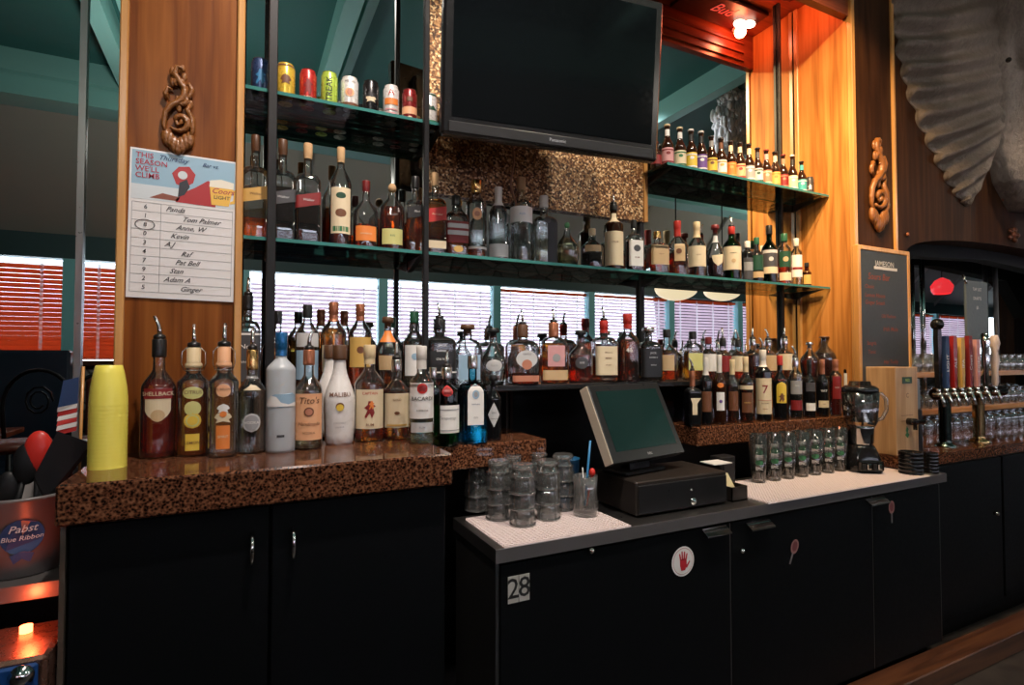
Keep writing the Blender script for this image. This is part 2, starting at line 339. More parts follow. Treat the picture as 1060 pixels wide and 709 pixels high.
for k in range(-3, 10):
    xa, xb = 1.45+1.43*(k-1)+.05, 1.45+1.43*k-.05
    xa = max(xa, XL)
    if xb - xa < .3: continue
    wn += 1
    fr = MB().box(xa-.05, xa, YW-.09, YW+.03, 1.27, 2.20)
    if xb < XR: fr.box(xb, xb+.05, YW-.09, YW+.03, 1.27, 2.20)
    wo = struct('window_%d' % wn, fr, tealpost)
    MB().box(xa, xb, YW-.085, YW-.08, 1.27, 2.20).build('pane', pane, wo)
    closed = k < 0
    bl = MB(); top = 2.17 if k != 0 else 2.12
    tilt = radians(60) if closed else radians(46)
    zz = 1.30; dzs = .043 if closed else .045
    while zz < top-.04:
        c, s = cos(tilt)*.024, sin(tilt)*.024
        bl.add([(xa+.01, YW-.05-c, zz+s), (xb-.01, YW-.05-c, zz+s), (xb-.01, YW-.05+c, zz-s), (xa+.01, YW-.05+c, zz-s),
                (xa+.01, YW-.05-c, zz+s+.002), (xb-.01, YW-.05-c, zz+s+.002), (xb-.01, YW-.05+c, zz-s+.002), (xa+.01, YW-.05+c, zz-s+.002)],
               [(3, 2, 1, 0), (4, 5, 6, 7), (0, 1, 5, 4), (1, 2, 6, 5), (2, 3, 7, 6), (3, 0, 4, 7)])
        zz += dzs
    b = bl.build('blind', m_slat if closed else m_slat_glare, wo)
    tp = MB()
    for q in range(4):
        x = xa+.16+q*(xb-xa-.32)/3
        tp.box(x-.012, x+.012, YW-.022, YW-.020, 1.28, top)
    tp.build('ladder_tape', m_tape, b)
    MB().box(xa, xb, YW-.07, YW-.025, top-.03, top+.005).build('head_rail', m_slat if k > 1 else m_tape, b)
# rafters and beams of the roof
nb = 0
for k in range(-3, 12):
    x = .56+1.36*k
    nb += 1
    struct('trim_%d' % (nb+10), MB().box(x-.05, x+.05, -1.40, 1.58, 3.34, 3.52).box(x+.10, x+.16, -1.40, 1.58, 3.44, 3.52), teal, 'teal roof beam running over the guests')
    struct('trim_%d' % (nb+30), MB().prism([(YW, 2.40), (YW, 2.34), (-1.42, 3.40), (-1.46, 3.46)], 'x', x-.018, x+.018), mat('grey_rafter', (.30, .31, .29), .5), 'thin pale rafter on the sloping roof')
struct('trim_3', MB().box(XL, XR, -1.62, -1.36, 3.22, 3.46).box(XL, XR, -1.34, -1.28, 3.36, 3.52), teal, 'teal beam along the top of the sloping roof')

# ---- pillars and soffit of the back bar
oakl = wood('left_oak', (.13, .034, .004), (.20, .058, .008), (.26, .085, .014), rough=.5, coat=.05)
def pillar(name, x0, x1, y0, label):
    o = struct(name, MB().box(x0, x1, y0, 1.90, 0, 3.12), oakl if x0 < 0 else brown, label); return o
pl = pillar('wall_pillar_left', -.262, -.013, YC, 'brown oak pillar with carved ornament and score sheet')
for xx in (-.272, -.018):
    struct('trim_%d' % (4 if xx < -.1 else 5), MB().bbox(xx, xx+.018, YC-.012, 1.885, LC, 3.12, .003), trimw, 'light oak edge strip of the left pillar')
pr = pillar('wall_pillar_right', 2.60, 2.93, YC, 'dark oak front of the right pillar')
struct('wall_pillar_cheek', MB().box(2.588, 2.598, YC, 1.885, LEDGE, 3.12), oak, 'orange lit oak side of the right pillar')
struct('trim_6', MB().bbox(2.580, 2.606, YC-.015, YC+.010, RC, 3.12, .003), trimw, 'light oak corner strip of the right pillar')
struct('trim_7', MB().bbox(2.575, 2.590, 1.865, 1.888, LEDGE, 3.12, .003), trimw, 'light oak strip where the pillar meets the mirror')
struct('trim_8', MB().bbox(2.915, 2.935, YC-.012, YC+.006, 1.2, 3.12, .003), trimw, 'light oak strip between pillar and arch wall')
struct('ceiling_soffit', MB().box(XL, 2.94, YC, 1.90, 3.12, 3.2).box(-1.2, 2.586, YC, YC+.035, 2.93, 3.12), redw, 'red brown wooden soffit above the shelves')
struct('trim_9', MB().box(.3, 2.5, YC+.035, YC+.045, 2.955, 2.965).box(.3, 2.5, YC+.035, YC+.045, 3.0, 3.01).box(.3, 2.5, YC+.035, YC+.045, 3.05, 3.06), redw, 'grooved moulding on the inner face of the soffit')
# mirrors
for nm, x0, x1, z0, lab in (('wall_mirror', XL+.05, -.275, .9, 'tall dark mirror left of the oak pillar reflecting booths and blinds'),
                            ('wall_mirror', .004, 2.574, LEDGE, 'wide mirror behind the glass shelves between the two pillars'),):
    tag(MB().box(x0, x1, YM, YM+.008, z0, 3.119).build(nm, m_mirror), lab, 'mirror')
# ---- arch wall to the right with a mirrored niche
AX0, AX1, AZ0 = 3.02, 5.3, 1.82
poly = [(2.935, 3.5), (2.935, RC-.86), (AX0, RC-.86), (AX0, AZ0)]
for i in range(1, 24):
    a = pi*i/24; poly.append(((AX0+AX1)/2-cos(a)*(AX1-AX0)/2, AZ0+sin(a)**.8*.14))
poly += [(AX1, AZ0), (AX1, 0), (5.8, 0), (5.8, 3.5)]
struct('wall_arch', MB().prism(poly, 'y', YC, 1.72), brown, 'dark brown wall with a wide low arch')
struct('wall_niche', MB().prism([(AX0-.05, 1.60), (AX0+.3, 1.86), (4.1, 1.90), (AX1-.3, 1.86), (AX1, 1.60), (AX1, 2.2), (AX0-.05, 2.2)], 'y', 1.721, 1.80), mat('niche_black', (.006, .006, .006), .8), 'black board filling the top of the arch')
tag(MB().box(AX0-.05, AX1+.1, YM, YM+.008, RC, 2.3).build('wall_mirror', m_mirror), 'mirror inside the arch behind the beer taps', 'mirror')

# ---------------------------------------------------------------- gold flake panel behind the television
pn = thing('flake_panel', 'gold brown flake board on the mirror below the television', 'panel', (1.08, 1.88, 1.9))
a, b = at(444, 203, 1.87), at(668, 227, 1.87)
z0 = (a.z+b.z)/2; X0, X1 = a.x-1.08, b.x-1.08
MB().box(X0, X1, -.012, .008, z0-1.9, 3.118-1.9).build('board', chipboard(), pn)
MB().box(X1-.012, X1+.006, -.02, .008, z0-1.9, 3.118-1.9).build('edge_strip', trimw, pn)
# ---------------------------------------------------------------- television
yaw = -radians(7.3); tlt = radians(5)
p1 = at(457, 137, 1.575)
tv = thing('television', 'large black flat screen television hanging above the bottles', 'television', p1, yaw)
tb = bpy.data.objects.new('housing', None)
def tvbox(mb): 
    mb.v = [(x, y*cos(tlt)-z*sin(tlt), y*sin(tlt)+z*cos(tlt)) for x, y, z in mb.v]; return mb
TW, THt = .765, .54
tvbox(MB().bbox(0, TW, 0, .045, 0, THt, .008).bbox(.08, TW-.08, .045, .085, .06, THt-.06, .01)).build('housing', mat('tv_plastic', (.008, .008, .009), .25), tv)
tvbox(MB().box(.03, TW-.03, -.002, -.0005, .055, THt-.03)).build('screen', mat('tv_screen', (.003, .004, .005), .10, spec=.25), tv)
tvbox(MB().bbox(.02, TW-.02, -.004, .002, .005, .04, .003)).build('speaker_strip', mat('tv_strip', (.012, .012, .013), .4), tv)
o = flat('lettering', text2d('Panasonic', .015), mat('silver_print', (.35, .36, .38), .4), tv, (TW/2, -.004-.0006-.022*sin(tlt), .022), ex=(1, 0, 0), ey=(0, -sin(tlt), cos(tlt)))
MB().box(.28, .48, .03, .30, .20, .30).build('wall_bracket', blackp, tv)
cb = MB()
pts = [at(531+4*sin(i*.9)*(i/10), 150+i*7.2, 1.80) for i in range(11)]
tag(cb.tube(pts, .004, 6).build('television_cable', mat('tan_cable', (.35, .18, .10), .5)), 'thin tan cable hanging down the flake panel below the television', 'cable')
# ---------------------------------------------------------------- red neon sign
ns = thing('neon_sign', 'glowing red and white neon sign mounted high under the soffit', 'sign', (2.375, 1.73, 3.119))
nm = mat('neon_white', (1, .75, .6), .4, emit=7, ecol=(1, .62, .45)); nr = mat('neon_red', (1, .05, .02), .4, emit=4, ecol=(1, .06, .03))
MB().bbox(-.42, .10, -.08, .10, -.02, 0, .004).build('backing', mat('sign_backing', (.05, .005, .004), .4), ns)
MB().sphere((-.00, .0, -.035), .035, sc=(1.2, .8, .5)).sphere((.045, .02, -.035), .03, sc=(1.2, .9, .5)).build('glowing_bulb', nm, ns)
MB().sphere((.02, -.045, -.035), .02, sc=(1, 1, .5)).build('red_glow', nr, ns)
v, f = text2d('Bud', .09, .3); 
MB().add([(-.16+a, .03+b, -.022) for a, b in v], f).build('lettering', mat('dim_neon', (.5, .05, .03), .4, emit=.5, ecol=(1, .12, .08)), ns)
nl = light('neon_glow', 'POINT', (2.375, 1.73, 3.04), 2.6, (1, .16, .06), size=.03)

# ---------------------------------------------------------------- the guests' side, seen in the mirrors
def rx(u, v, Yr):  # real point whose mirror image stands at pixel (u, v)
    p = at(u, v, 2*YM-Yr); return Vector((p.x, Yr, p.z))
def pendant(u, v, Yr, D, label, m, group=None):
    p = rx(u, v, Yr)
    t = thing('pendant_lamp', label, 'lamp', p, group=group)
    pr = [(D/2*sin(a), .30*D-D*.30*cos(a)) for a in [pi/2*i/8 for i in range(9)]]
    MB().lathe([(max(r, .001), z-.30*D) for r, z in pr]+[(D/2-.015, -.0)]+[(max(r*.94, .001), z-.29*D) for r, z in pr[::-1]], 28).build('bowl_shade', m, t)
    s = MB()
    for i in range(3): a = 2*pi*i/3; s.cyl((D*.46*cos(a), D*.46*sin(a), 0), (0, 0, .45), .004, n=6)
    s.cyl((0, 0, .45), (0, 0, 3.5-p.z), .008, n=6)
    s.build('hanging_rod', blackp, t)
alab = mat('alabaster', (.75, .62, .45), .4, emit=.8, ecol=(1, .78, .5))
pendant(700, 298, -1.15, .50, 'cream bowl shaped pendant lamp reflected under the right shelf, the nearer one', alab)
pendant(748, 300, -1.15, .46, 'cream bowl shaped pendant lamp reflected beside the right pillar', alab)
p = rx(975, 296, -.6)
t = thing('pendant_lamp', 'small red glass pendant lamp reflected in the arch mirror', 'lamp', p)
MB().lathe([(.02, .12), (.09, .08), (.14, 0), (.13, -.07), (.10, -.12)], 20, smooth=True).build('lamp_shade', mat('red_glass', (.6, .02, .03), .2, emit=.7, ecol=(1, .04, .05)), t)
MB().cyl((0, 0, .12), (0, 0, 3.5-p.z), .006, n=6).build('hanging_rod', blackp, t)
p = rx(760, 125, .55)
mb = MB()
for i in range(520):
    a, b = random.uniform(-.20, .20), random.uniform(-.30, .30)
    if a*a/.04+b*b/.09 < 1: mb.sphere((a, random.uniform(-.08, .08), b), random.uniform(.012, .026), 6, 4, (1, 1, random.uniform(1.2, 2.6)))
wf = mb.build('fluffy_decoration', mat('white_fur', (.92, .92, .95), .9, bump=.6, bscale=40)); wf.location = p
tag(wf, 'shaggy white fluffy decoration hanging from the ceiling, seen in the mirror by the pillar', 'decoration')
navy = mat('navy_leather', (.015, .03, .055), .4); redbr = mat('red_brown_leather', (.16, .035, .02), .4)
def booth(x, y, w_, label, m1, m2, zt):
    t = thing('booth_bench', label, 'bench', (x, y, 0))
    MB().bbox(-w_/2, w_/2, -.10, .05, .30, zt, .02).build('backrest', m1, t)
    MB().bbox(-w_/2, w_/2, .05, .55, .30, .47, .03).build('seat', m2, t)
    MB().box(-w_/2+.02, w_/2-.02, -.08, .5, 0, .30).build('plinth', blackp, t)
booth(-1.75, -2.1, .9, 'navy leather booth bench with tall back by the left windows', navy, navy, 1.36)
booth(-.62, -2.0, 1.1, 'red brown leather booth bench under the orange blinds', redbr, redbr, 1.12)
booth(.55, -2.1, .9, 'navy leather booth bench hidden mostly behind the oak pillar', navy, navy, 1.34)
def arc_chair(x, y, rz, label):
    t = thing('bar_stool', label, 'stool', (x, y, 0), rz)
    for sx in (-1, 1):
        for sy in (-1, 1): MB().cyl((sx*.2, sy*.18, 0), (sx*.15, sy*.15, .74), .011, n=8).build('leg', blackp, t)
    MB().lathe([(.001, .74), (.2, .74), (.215, .765), (.2, .79), (.001, .80)], 20).build('seat', redbr, t)
    MB().tube([(-.19, -.16, .76)]+[(-.24*cos(a), -.19, .98+.24*sin(a)) for a in [pi*i/12 for i in range(13)]]+[(.19, -.16, .76)], .012).build('back_hoop', blackp, t)
    MB().tube([(.10*cos(a)*(1-i*.03), -.19, 1.02+.10*sin(a)*(1-i*.03)) for i, a in enumerate([2*pi*i/14*1.4 for i in range(20)])], .006, 6).build('back_scroll', blackp, t)
arc_chair(-1.25, -.55, .5, 'black iron stool with hooped back, leftmost reflected in the left mirror')
arc_chair(-.72, -.62, -.3, 'black iron stool with hooped back in front of the red brown booth')
def table(x, y, label):
    t = thing('pub_table', label, 'table', (x, y, 0))
    MB().bbox(-.45, .45, -.35, .35, .74, .78, .006).build('tabletop', redw, t)
    MB().cyl((0, 0, .02), (0, 0, .74), .035).build('pedestal', blackp, t)
    MB().lathe([(.001, .0), (.25, .0), (.25, .015), (.05, .04), (.001, .04)], 20).build('foot', blackp, t)
table(-1.9, -1.2, 'red brown pub table beside the navy booth'); table(.35, -1.05, 'red brown pub table between the booths')
# ---------------------------------------------------------------- counters and cabinets
gr = granite()
a = atz(57, 503, LC); YF = a.y
XLc, XRc = a.x, atz(455, 463, LC).x
ct = MB().bbox(XLc, XRc, YF, 1.598, LC-.075, LC, .004).build('granite_countertop', gr)
tag(ct, 'speckled brown granite countertop on the left black cabinet', 'countertop')
cab = thing('base_cabinet', 'black two door cabinet under the left granite top', 'cabinet', (XLc, YF, 0))
w_ = XRc-XLc
MB().box(.012, w_-.008, .045, .30, .08, LC-.0755).box(.03, w_-.03, .07, .30, 0, .08).build('body', black, cab)
MB().box(.004, .012, .02, .30, .05, LC-.076).build('side_strip', mat('worn_metal_strip', (.20, .16, .12), .45, metal=.8), cab)
xs = atz(281, 530, LC-.09).x-XLc
xs = (atz(281, 522, LC-.075).x)-XLc
for x0, x1, hx in ((.016, xs-.003, at(261, 570, YF).x-XLc), (xs+.003, w_-.01, at(304, 570, YF).x-XLc)):
    d = MB().bbox(x0, x1, .025, .045, .09, LC-.082, .002).build('door', black, cab)
    z0, z1 = at(261, 586, YF).z, at(261, 556, YF).z
    MB().tube([(hx, .025, z0), (hx, .0, z0+.006), (hx, -.003, (z0+z1)/2), (hx, .0, z1-.006), (hx, .025, z1)], .0045, 8).build('handle', chrome, d)
# granite ledge behind, in two runs either side of the till
for x0, x1, lab in ((XRc+.002, at(566, 455, YC).x, 'short speckled brown granite ledge holding the green and blue gin bottles'),
                    (at(722, 440, YC).x, 2.586, 'long speckled brown granite ledge under the dark bottles on the right')):
    tag(MB().bbox(x0, x1, YC, 1.888, LEDGE-.075, LEDGE, .004).build('granite_ledge', gr), lab, 'ledge')
XQ0, XQ1 = at(566, 455, YC).x, at(722, 440, YC).x
# bottle riser shelf
xa, xb = .0, 2.585
rs = thing('bottle_shelf', 'long black raised shelf carrying the back row of bottles', 'shelf', (0, 1.70, 0))
MB().bbox(xa+.012, xb, 0, .185, BSH-.022, BSH, .003).build('shelf_board', mat('black_shelf', (.012, .012, .012), .25), rs)
for x in (.02, .70, 1.75, 2.55):
    MB().box(x, x+.02, .06, .18, LEDGE, BSH-.022).build('support', black, rs)
tag(MB().bbox(XQ0+.002, XQ1-.002, 1.86, 1.885, STEEL, BSH-.024, .002).build('back_board', black), 'black board behind the till under the raised shelf', 'board')
# steel worktop
wx0 = atz(513, 569, STEEL).x; YS = atz(513, 569, STEEL).y; wx1 = atz(987, 491, STEEL).x
st = thing('steel_worktop', 'stainless steel worktop of the low bar refrigerator', 'worktop', (0, YS, 0))
MB().prism([(wx0, 0), (wx1, 0), (wx1, .085), (2.60, .085), (2.60, .318), (wx0, .318)], 'z', STEEL-.035, STEEL).build('top', steel, st)
MB().box(wx0-.001, wx1+.001, -.004, -.0005, STEEL-.036, STEEL-.001).build('front_edge', dsteel, st)
fr = thing('bar_refrigerator', 'long black back bar refrigerator with four doors', 'refrigerator', (0, YS, 0))
MB().box(wx0+.012, wx1-.03, .03, .318, .10, STEEL-.036).box(wx0+.03, wx1-.05, .06, .318, 0, .10).build('body', black, fr)
MB().box(wx0+.003, wx0+.012, .006, .30, .05, STEEL-.036).build('side_strip', mat('dull_steel_strip', (.10, .10, .10), .4, metal=.9), fr)
sp = [wx0+.014]+[at(u, 600, YS).x for u in (758, 906)]+[wx1-.04]
knobs = [(612, 570), (768, 570)]
for i in range(3):
    d = MB().bbox(sp[i]+.003, sp[i+1]-.003, .005, .03, .09, STEEL-.045, .002).build('door', black, fr)
    MB().box(sp[i+1]-.003, sp[i+1]+.001, .006, .012, .09, STEEL-.045).build('edge_trim', mat('thin_metal_trim', (.14, .13, .12), .4, metal=.9), d)
    if i < 2:
        p = at(*knobs[i], YS); MB().lathe([(.001, .014), (.007, .012), (.009, .006), (.006, 0)], 12, c=(0, 0, 0)).build('lock', chrome, d)
        q = d.children[-1]; q.rotation_euler = (pi/2, 0, 0); q.location = (p.x, .005, p.z)
for (u0, v0, u1, v1), i in (((733, 547, 758, 551), 0), ((779, 544, 803, 541), 1), ((903, 519, 922, 516), 2)):
    p, q = at(u0, (v0+v1)/2, YS-.02), at(u1, (v0+v1)/2, YS-.02)
    p.z -= .022; hb = MB().prism([(-.020, p.z+.001), (-.020, p.z-.003), (.0, p.z+.008), (.005, p.z+.014), (.005, p.z+.018), (-.001, p.z+.013)], 'x', p.x, q.x)
    ds = [c for c in fr.children if c.name.startswith('door')]; hb.build('handle', chrome, ds[i])
# right hand bar section, lower granite top
rt = tag(MB().prism([(2.612, 1.62-.222), (4.9, 1.398), (4.9, 1.595), (5.25, 1.596), (5.25, 1.598), (2.612, 1.598)], 'z', RC-.05, RC).build('granite_countertop', gr), 'granite countertop under the beer taps at the far right', 'countertop')
tag(MB().box(AX0+.005, AX1-.005, 1.6005, 1.885, RC-.05, RC-.0005).build('granite_ledge', gr), 'granite shelf inside the arch beneath the stacked glasses', 'ledge')
rc = thing('base_cabinet', 'black cabinet under the beer tap counter at the far right', 'cabinet', (wx1, 1.42, 0))
MB().box(.01, 2.1, 0, .17, .08, RC-.0505).build('body', black, rc)
MB().box(.012, 2.1, .02, .17, 0, .08).build('plinth', black, rc)
p = at(1040, 520, 1.42)
for k in range(3):
    d = MB().bbox(.02+k*.7, .70+k*.7, -.018, 0, .10, RC-.06, .002).build('door', black, rc)
    MB().cyl((.62+k*.7, -.018, p.z-.03), (.62+k*.7, -.018-.02, p.z-.03), .008, n=10).build('knob', chrome, d)
# timber kerb along the foot of the cabinets
za = at(1060, 640, YS-.05).z
kb = MB().bbox(wx0+.3, 6.5, YS-.10, YS+.0, 0, .085, .004).build('trim_10', wood('kerb_wood', (.05, .018, .008), (.09, .032, .014), (.13, .05, .02), scale=(.55, 7, 7))); kb['kind'] = 'structure'; kb['label'] = 'brown wooden kerb along the foot of the black cabinets'

# stickers and number plate on the refrigerator doors
white = mat('white_print', (.80, .78, .74), .5); red = mat('red_print', (.50, .02, .03), .5); inkb = mat('black_print', (.012, .012, .012), .5)
def onY(u, v, off=.0): return at(u, v, YS+.005-off)
c = at(537, 609, YS+.004); 
np_ = thing('number_plate', 'pale number plate reading 28 at the left of the refrigerator', 'plate', (c.x, YS+.0045, c.z))
MB().box(-.032, -.001, -.0015, 0, -.035, .035).box(.001, .032, -.0015, 0, -.035, .035).build('plate', mat('pale_plate', (.42, .41, .37), .6), np_)
flat('lettering', text2d('2', .075), inkb, np_, (-.0165, -.0017, 0)); flat('lettering', text2d('8', .075), inkb, np_, (.0165, -.0017, 0))
c = at(707, 581, YS+.004)
hs = thing('round_sticker', 'round white sticker with a red open hand on the first refrigerator door', 'sticker', (c.x, YS+.0045, c.z))
flat('backing', disc2d(.046, 32), white, hs, (0, -.0006, 0)); flat('ring', disc2d(.041, 32), mat('pink_print', (.55, .30, .28), .5), hs, (0, -.0009, 0)); flat('inner_disc', disc2d(.039, 32), white, hs, (0, -.0012, 0))
hv = []; hf = []
def addp(pts):
    n = len(hv); hv.extend(pts); hf.append(tuple(range(n, n+len(pts))))
addp([(-.013, -.012), (-.008, -.028), (.008, -.028), (.014, -.012), (.014, .004), (.006, .008), (-.006, .008), (-.013, .004)])
for bx, ang, ln in ((-.010, .22, .020), (-.003, .06, .026), (.004, -.08, .024), (.011, -.26, .018)):
    dx, dz = -sin(ang), cos(ang); px, pz = dz*.0032, -dx*.0032
    addp([(bx-px, .004-pz), (bx+px, .004+pz), (bx+dx*ln+px*.8, .004+dz*ln+pz*.8), (bx+dx*ln, .004+dz*ln+.003), (bx+dx*ln-px*.8, .004+dz*ln-pz*.8)])
addp([(.010, -.016), (.024, -.002), (.028, .0), (.027, -.006), (.014, -.024)])
flat('hand_print', (hv, hf), red, hs, (0, -.0016, 0))
for (u, v), ang, lab in (((822, 568), -.45, 'faded pink sticker shaped like a round paddle on the middle door'), ((923, 527), 0, 'faded pink paddle sticker on the rightmost refrigerator door')):
    c = at(u, v, YS+.004)
    s = thing('paddle_sticker', lab, 'sticker', (c.x, YS+.0045, c.z)); s.rotation_euler = (0, -ang, 0)
    flat('head', disc2d(.020, 20, .026, 0, .008), mat('faded_pink', (.30, .14, .12), .6), s, (0, -.0006, 0))
    flat('head_art', disc2d(.013, 16, .018, 0, .009), mat('dark_pink', (.16, .04, .04), .6), s, (0, -.0009, 0))
    flat('handle', rect2d(-.004, .004, -.055, -.016), mat('faded_grey', (.20, .18, .17), .6), s, (0, -.0007, 0))

# perforated bar mats
def barmat(p, label, m):
    """p: four corner points of the mat on the steel, front left, front right, back right, back left"""
    t = thing('bar_mat', label, 'mat', (p[0].x, p[0].y, STEEL))
    x0, x1 = 0, p[1].x-p[0].x; y1 = p[3].y-p[0].y
    mb = MB().box(0, x1, 0, y1, 0, .003); mb.build('sheet', m, t)
    r = MB(); x = .006
    while x < x1: r.box(x, x+.005, 0.002, y1-.002, .003, .0055); x += .013
    y = .004
    while y < y1: r.box(.002, x1-.002, y, y+.005, .003, .0058); y += .013
    r.build('ribs', m, t)
mm = mat('pinkish_white_rubber', (.72, .62, .60), .6)
a, b = atz(522, 568, STEEL), atz(652, 545, STEEL)
barmat([a, Vector((b.x, a.y, STEEL)), Vector((b.x, 1.585, STEEL)), Vector((a.x, 1.585, STEEL))], 'white perforated bar mat under the stacked rocks glasses', mm)
a, b = atz(802, 521, STEEL), atz(972, 493, STEEL)
xs_ = at(772, 508, 1.36).x
barmat([Vector((a.x-.03, a.y, STEEL)), Vector((2.598, a.y, STEEL)), Vector((2.598, 1.588, STEEL)), Vector((a.x-.03, 1.588, STEEL))], 'white perforated bar mat under pint glasses and blender', mm)
barm2 = None

# ---------------------------------------------------------------- glass shelves on black uprights
gl_edge = glass_thin('shelf_glass', (.90, .96, .95), .55, boost=1.0)
def glass_shelf(x0, x1, y0, z, label, brackets):
    t = thing('glass_shelf', label, 'shelf', (x0, y0, z))
    MB().bbox(0, x1-x0, 0, 1.885-y0, -.010, 0, .001).build('glass_sheet', gl_edge, t)
    MB().box(0, x1-x0, -.002, 0, -.010, 0).build('polished_edge', mat('green_glass_edge', (.05, .20, .18), .12), t)
    MB().box(0, x1-x0, 1.885-y0, 1.887-y0, -.010, 0).build('rear_edge', mat('green_glass_edge', (.05, .20, .18), .12), t)
    for bx in brackets:
        MB().prism([(0.02, -.0105), (1.885-y0, -.0105), (1.885-y0, -.045), (.06, -.018)], 'x', bx-x0-.008, bx-x0+.008).build('bracket', blackp, t)
YG = 1.715
pc = at(455, 150, 1.80).x
p280, p437, p672, p815 = at(280, 250, 1.74).x, at(437, 250, 1.74).x, at(672, 300, 1.83).x, at(815, 300, 1.85).x
glass_shelf(.002, pc, YG, CSH, 'upper glass shelf carrying the row of drink cans', [p280, pc-.02])
glass_shelf(.002, 2.585, YG, GSH, 'long lower glass shelf carrying the top row of liquor bottles', [p280, p437, p672, 2.565])
glass_shelf(at(676, 180, 1.8).x, 2.585, YG, BESH, 'upper glass shelf carrying the row of beer bottles', [at(684, 180, 1.8).x, 2.565])
for i, (x, y, r, z0, lab) in enumerate(((p280, 1.70, .012, LEDGE, 'black shelf upright nearest the left pillar'), (p437, 1.70, .0085, LEDGE, 'black shelf upright left of the flake panel'),
                             (p672, 1.86, .011, BSH+.001, 'black shelf upright right of the flake panel'), (p815, 1.86, .0085, BSH+.001, 'thin black shelf upright in front of the orange pillar side'))):
    if y < 1.8: z0 = BSH+.001
    yy = YG-.012 if y < 1.8 else 1.80
    tag(MB().bbox(x-r, x+r, yy-.010 if y < 1.8 else 1.872, yy+.0115 if y < 1.8 else 1.888, z0, 3.118, .002).build('shelf_upright', blackp), lab, 'upright')
# chrome strip joining the mirror sheets at the left
x84 = at(84, 200, 1.885).x
tag(MB().box(x84-.008, x84+.008, 1.876, 1.889, 1.0, 3.118).build('mirror_strip', mat('clear_strip', (.40, .42, .40), .3, metal=.5)), 'vertical metal strip on the mirror left of the oak pillar', 'strip')

# ---------------------------------------------------------------- carved ornaments
carv = mat('carved_wood', (.24, .09, .022), .32, bump=.3, bscale=120, coat=.3)
def ornament(o, wd, ht, label):
    t = thing('carved_ornament', label, 'ornament', o)
    s, h = wd, ht
    def P(x, z): return (x*s, -.012, z*h)
    mb = MB()
    sp = lambda cx, cz, r, a0, a1, n=16, k=0: [P(cx+r*(1-k*i/n)*cos(a0+(a1-a0)*i/n), cz+(r*(1-k*i/n)*sin(a0+(a1-a0)*i/n))*s/h) for i in range(n+1)]
    rad = lambda n, r: [r*(.5+.7*sin(pi*i/n)) for i in range(n+1)]
    for pts, r in ((sp(.05, -.17, .40, -2.4, 3.4, 24, .72), .0085), (sp(.16, .10, .22, 2.6, 8.4, 20, .7), .0065), (sp(-.02, .285, .24, -1.2, 4.2, 20, .72), .0065),
                   ([P(-.35, -.36), P(-.48, -.24), P(-.42, -.08), P(-.22, .02), P(-.02, .06), P(.18, .14), P(.22, .24), P(.02, .32), P(-.14, .40), P(-.06, .49), P(.12, .485), P(.16, .44)], .0085),
                   ([P(.35, -.38), P(.50, -.26), P(.46, -.10), P(.30, -.01), P(.40, .06)], .007), ([P(-.30, .06), P(-.44, .14), P(-.34, .22), P(-.2, .20)], .0055),
                   ([P(.1, .12), P(.36, .14), P(.46, .24), P(.34, .31), P(.24, .27)], .0055), ([P(-.1, -.12), P(-.02, -.22), P(.12, -.18), P(.10, -.10)], .006)):
        mb.tube(pts, r, 8, rad(len(pts)-1, r*s/.075))
    mb.build('scrollwork', carv, t)
    fb = MB()
    for i in range(-3, 4): fb.sphere((i*.13*s, -.010, (-.42-.05*cos(i))*h), .013*s/.075, 8, 6, (1, .7, 1.9))
    for x, z in ((.40, .06), (-.42, .14), (.42, .24), (-.22, .42), (.02, .0), (.18, .38), (-.46, -.18), (.48, -.2), (-.2, .3), (.12, .47)): fb.sphere((x*s, -.010, z*h), .0075*s/.075, 8, 6, (1.0, .7, 2.0))
    fb.build('leaves', carv, t)
a, b = at(184, 112, YC), at(184, 70, YC)
ornament((at(185, 110, YC).x, YC, at(184, 113, YC).z), at(200, 100, YC).x-at(169, 100, YC).x, at(184, 70, YC).z-at(184, 155, YC).z, 'carved scrolling wooden ornament above the score sheet on the left pillar')
ornament((at(907, 190, YC).x, YC, at(907, 190, YC).z), (at(914, 190, YC).x-at(901, 190, YC).x)*1.25, at(907, 150, YC).z-at(907, 240, YC).z, 'carved scrolling wooden ornament on the dark right pillar above the chalkboard')

# ---------------------------------------------------------------- score sheet poster
YP = YC-.0025
tl, tr, bl, br = at(133, 153, YP), at(244, 166, YP), at(130, 307, YP), at(241, 312, YP)
px0, px1 = (tl.x+bl.x)/2, (tr.x+br.x)/2; pz1, pz0 = (tl.z+tr.z)/2, (bl.z+br.z)/2
PW, PH = px1-px0, pz1-pz0
ps = thing('score_sheet', 'laminated handwritten score sheet with a beer picture taped to the oak pillar', 'poster', (px0, YP, pz0))
ps.rotation_euler = (0, radians(.6), 0)
pap = mat('sheet_paper', (.78, .76, .74), .3)
MB().box(0, PW, -.0015, 0, 0, PH).build('sheet', pap, ps)
def pf(vf, m, off, nm='picture'): return flat(nm, vf, m, ps, (0, -.0015, 0), off=off)
sky = mat('picture_sky', (.30, .48, .60), .4); hz = PH*.66
pic = pf(rect2d(.004, PW-.004, hz, PH-.004), sky, .0002)
cl = mat('picture_cloud', (.62, .68, .70), .4)
pf(rect2d(.004, PW-.004, hz, hz+PH*.10), cl, .0004, 'picture')
rj = mat('picture_red', (.42, .02, .025), .4); bk = mat('picture_dark', (.02, .02, .03), .4); amb = mat('picture_amber', (.85, .50, .08), .4); foam = mat('picture_foam', (.85, .80, .66), .4)
def poly(pts): return [(a*PW, b*PH) for a, b in pts], [tuple(range(len(pts)))]
pf(poly([(.42, .68), (.50, .74), (.60, .78), (.72, .84), (.80, .82), (.80, .66), (.42, .665)]), rj, .0006)
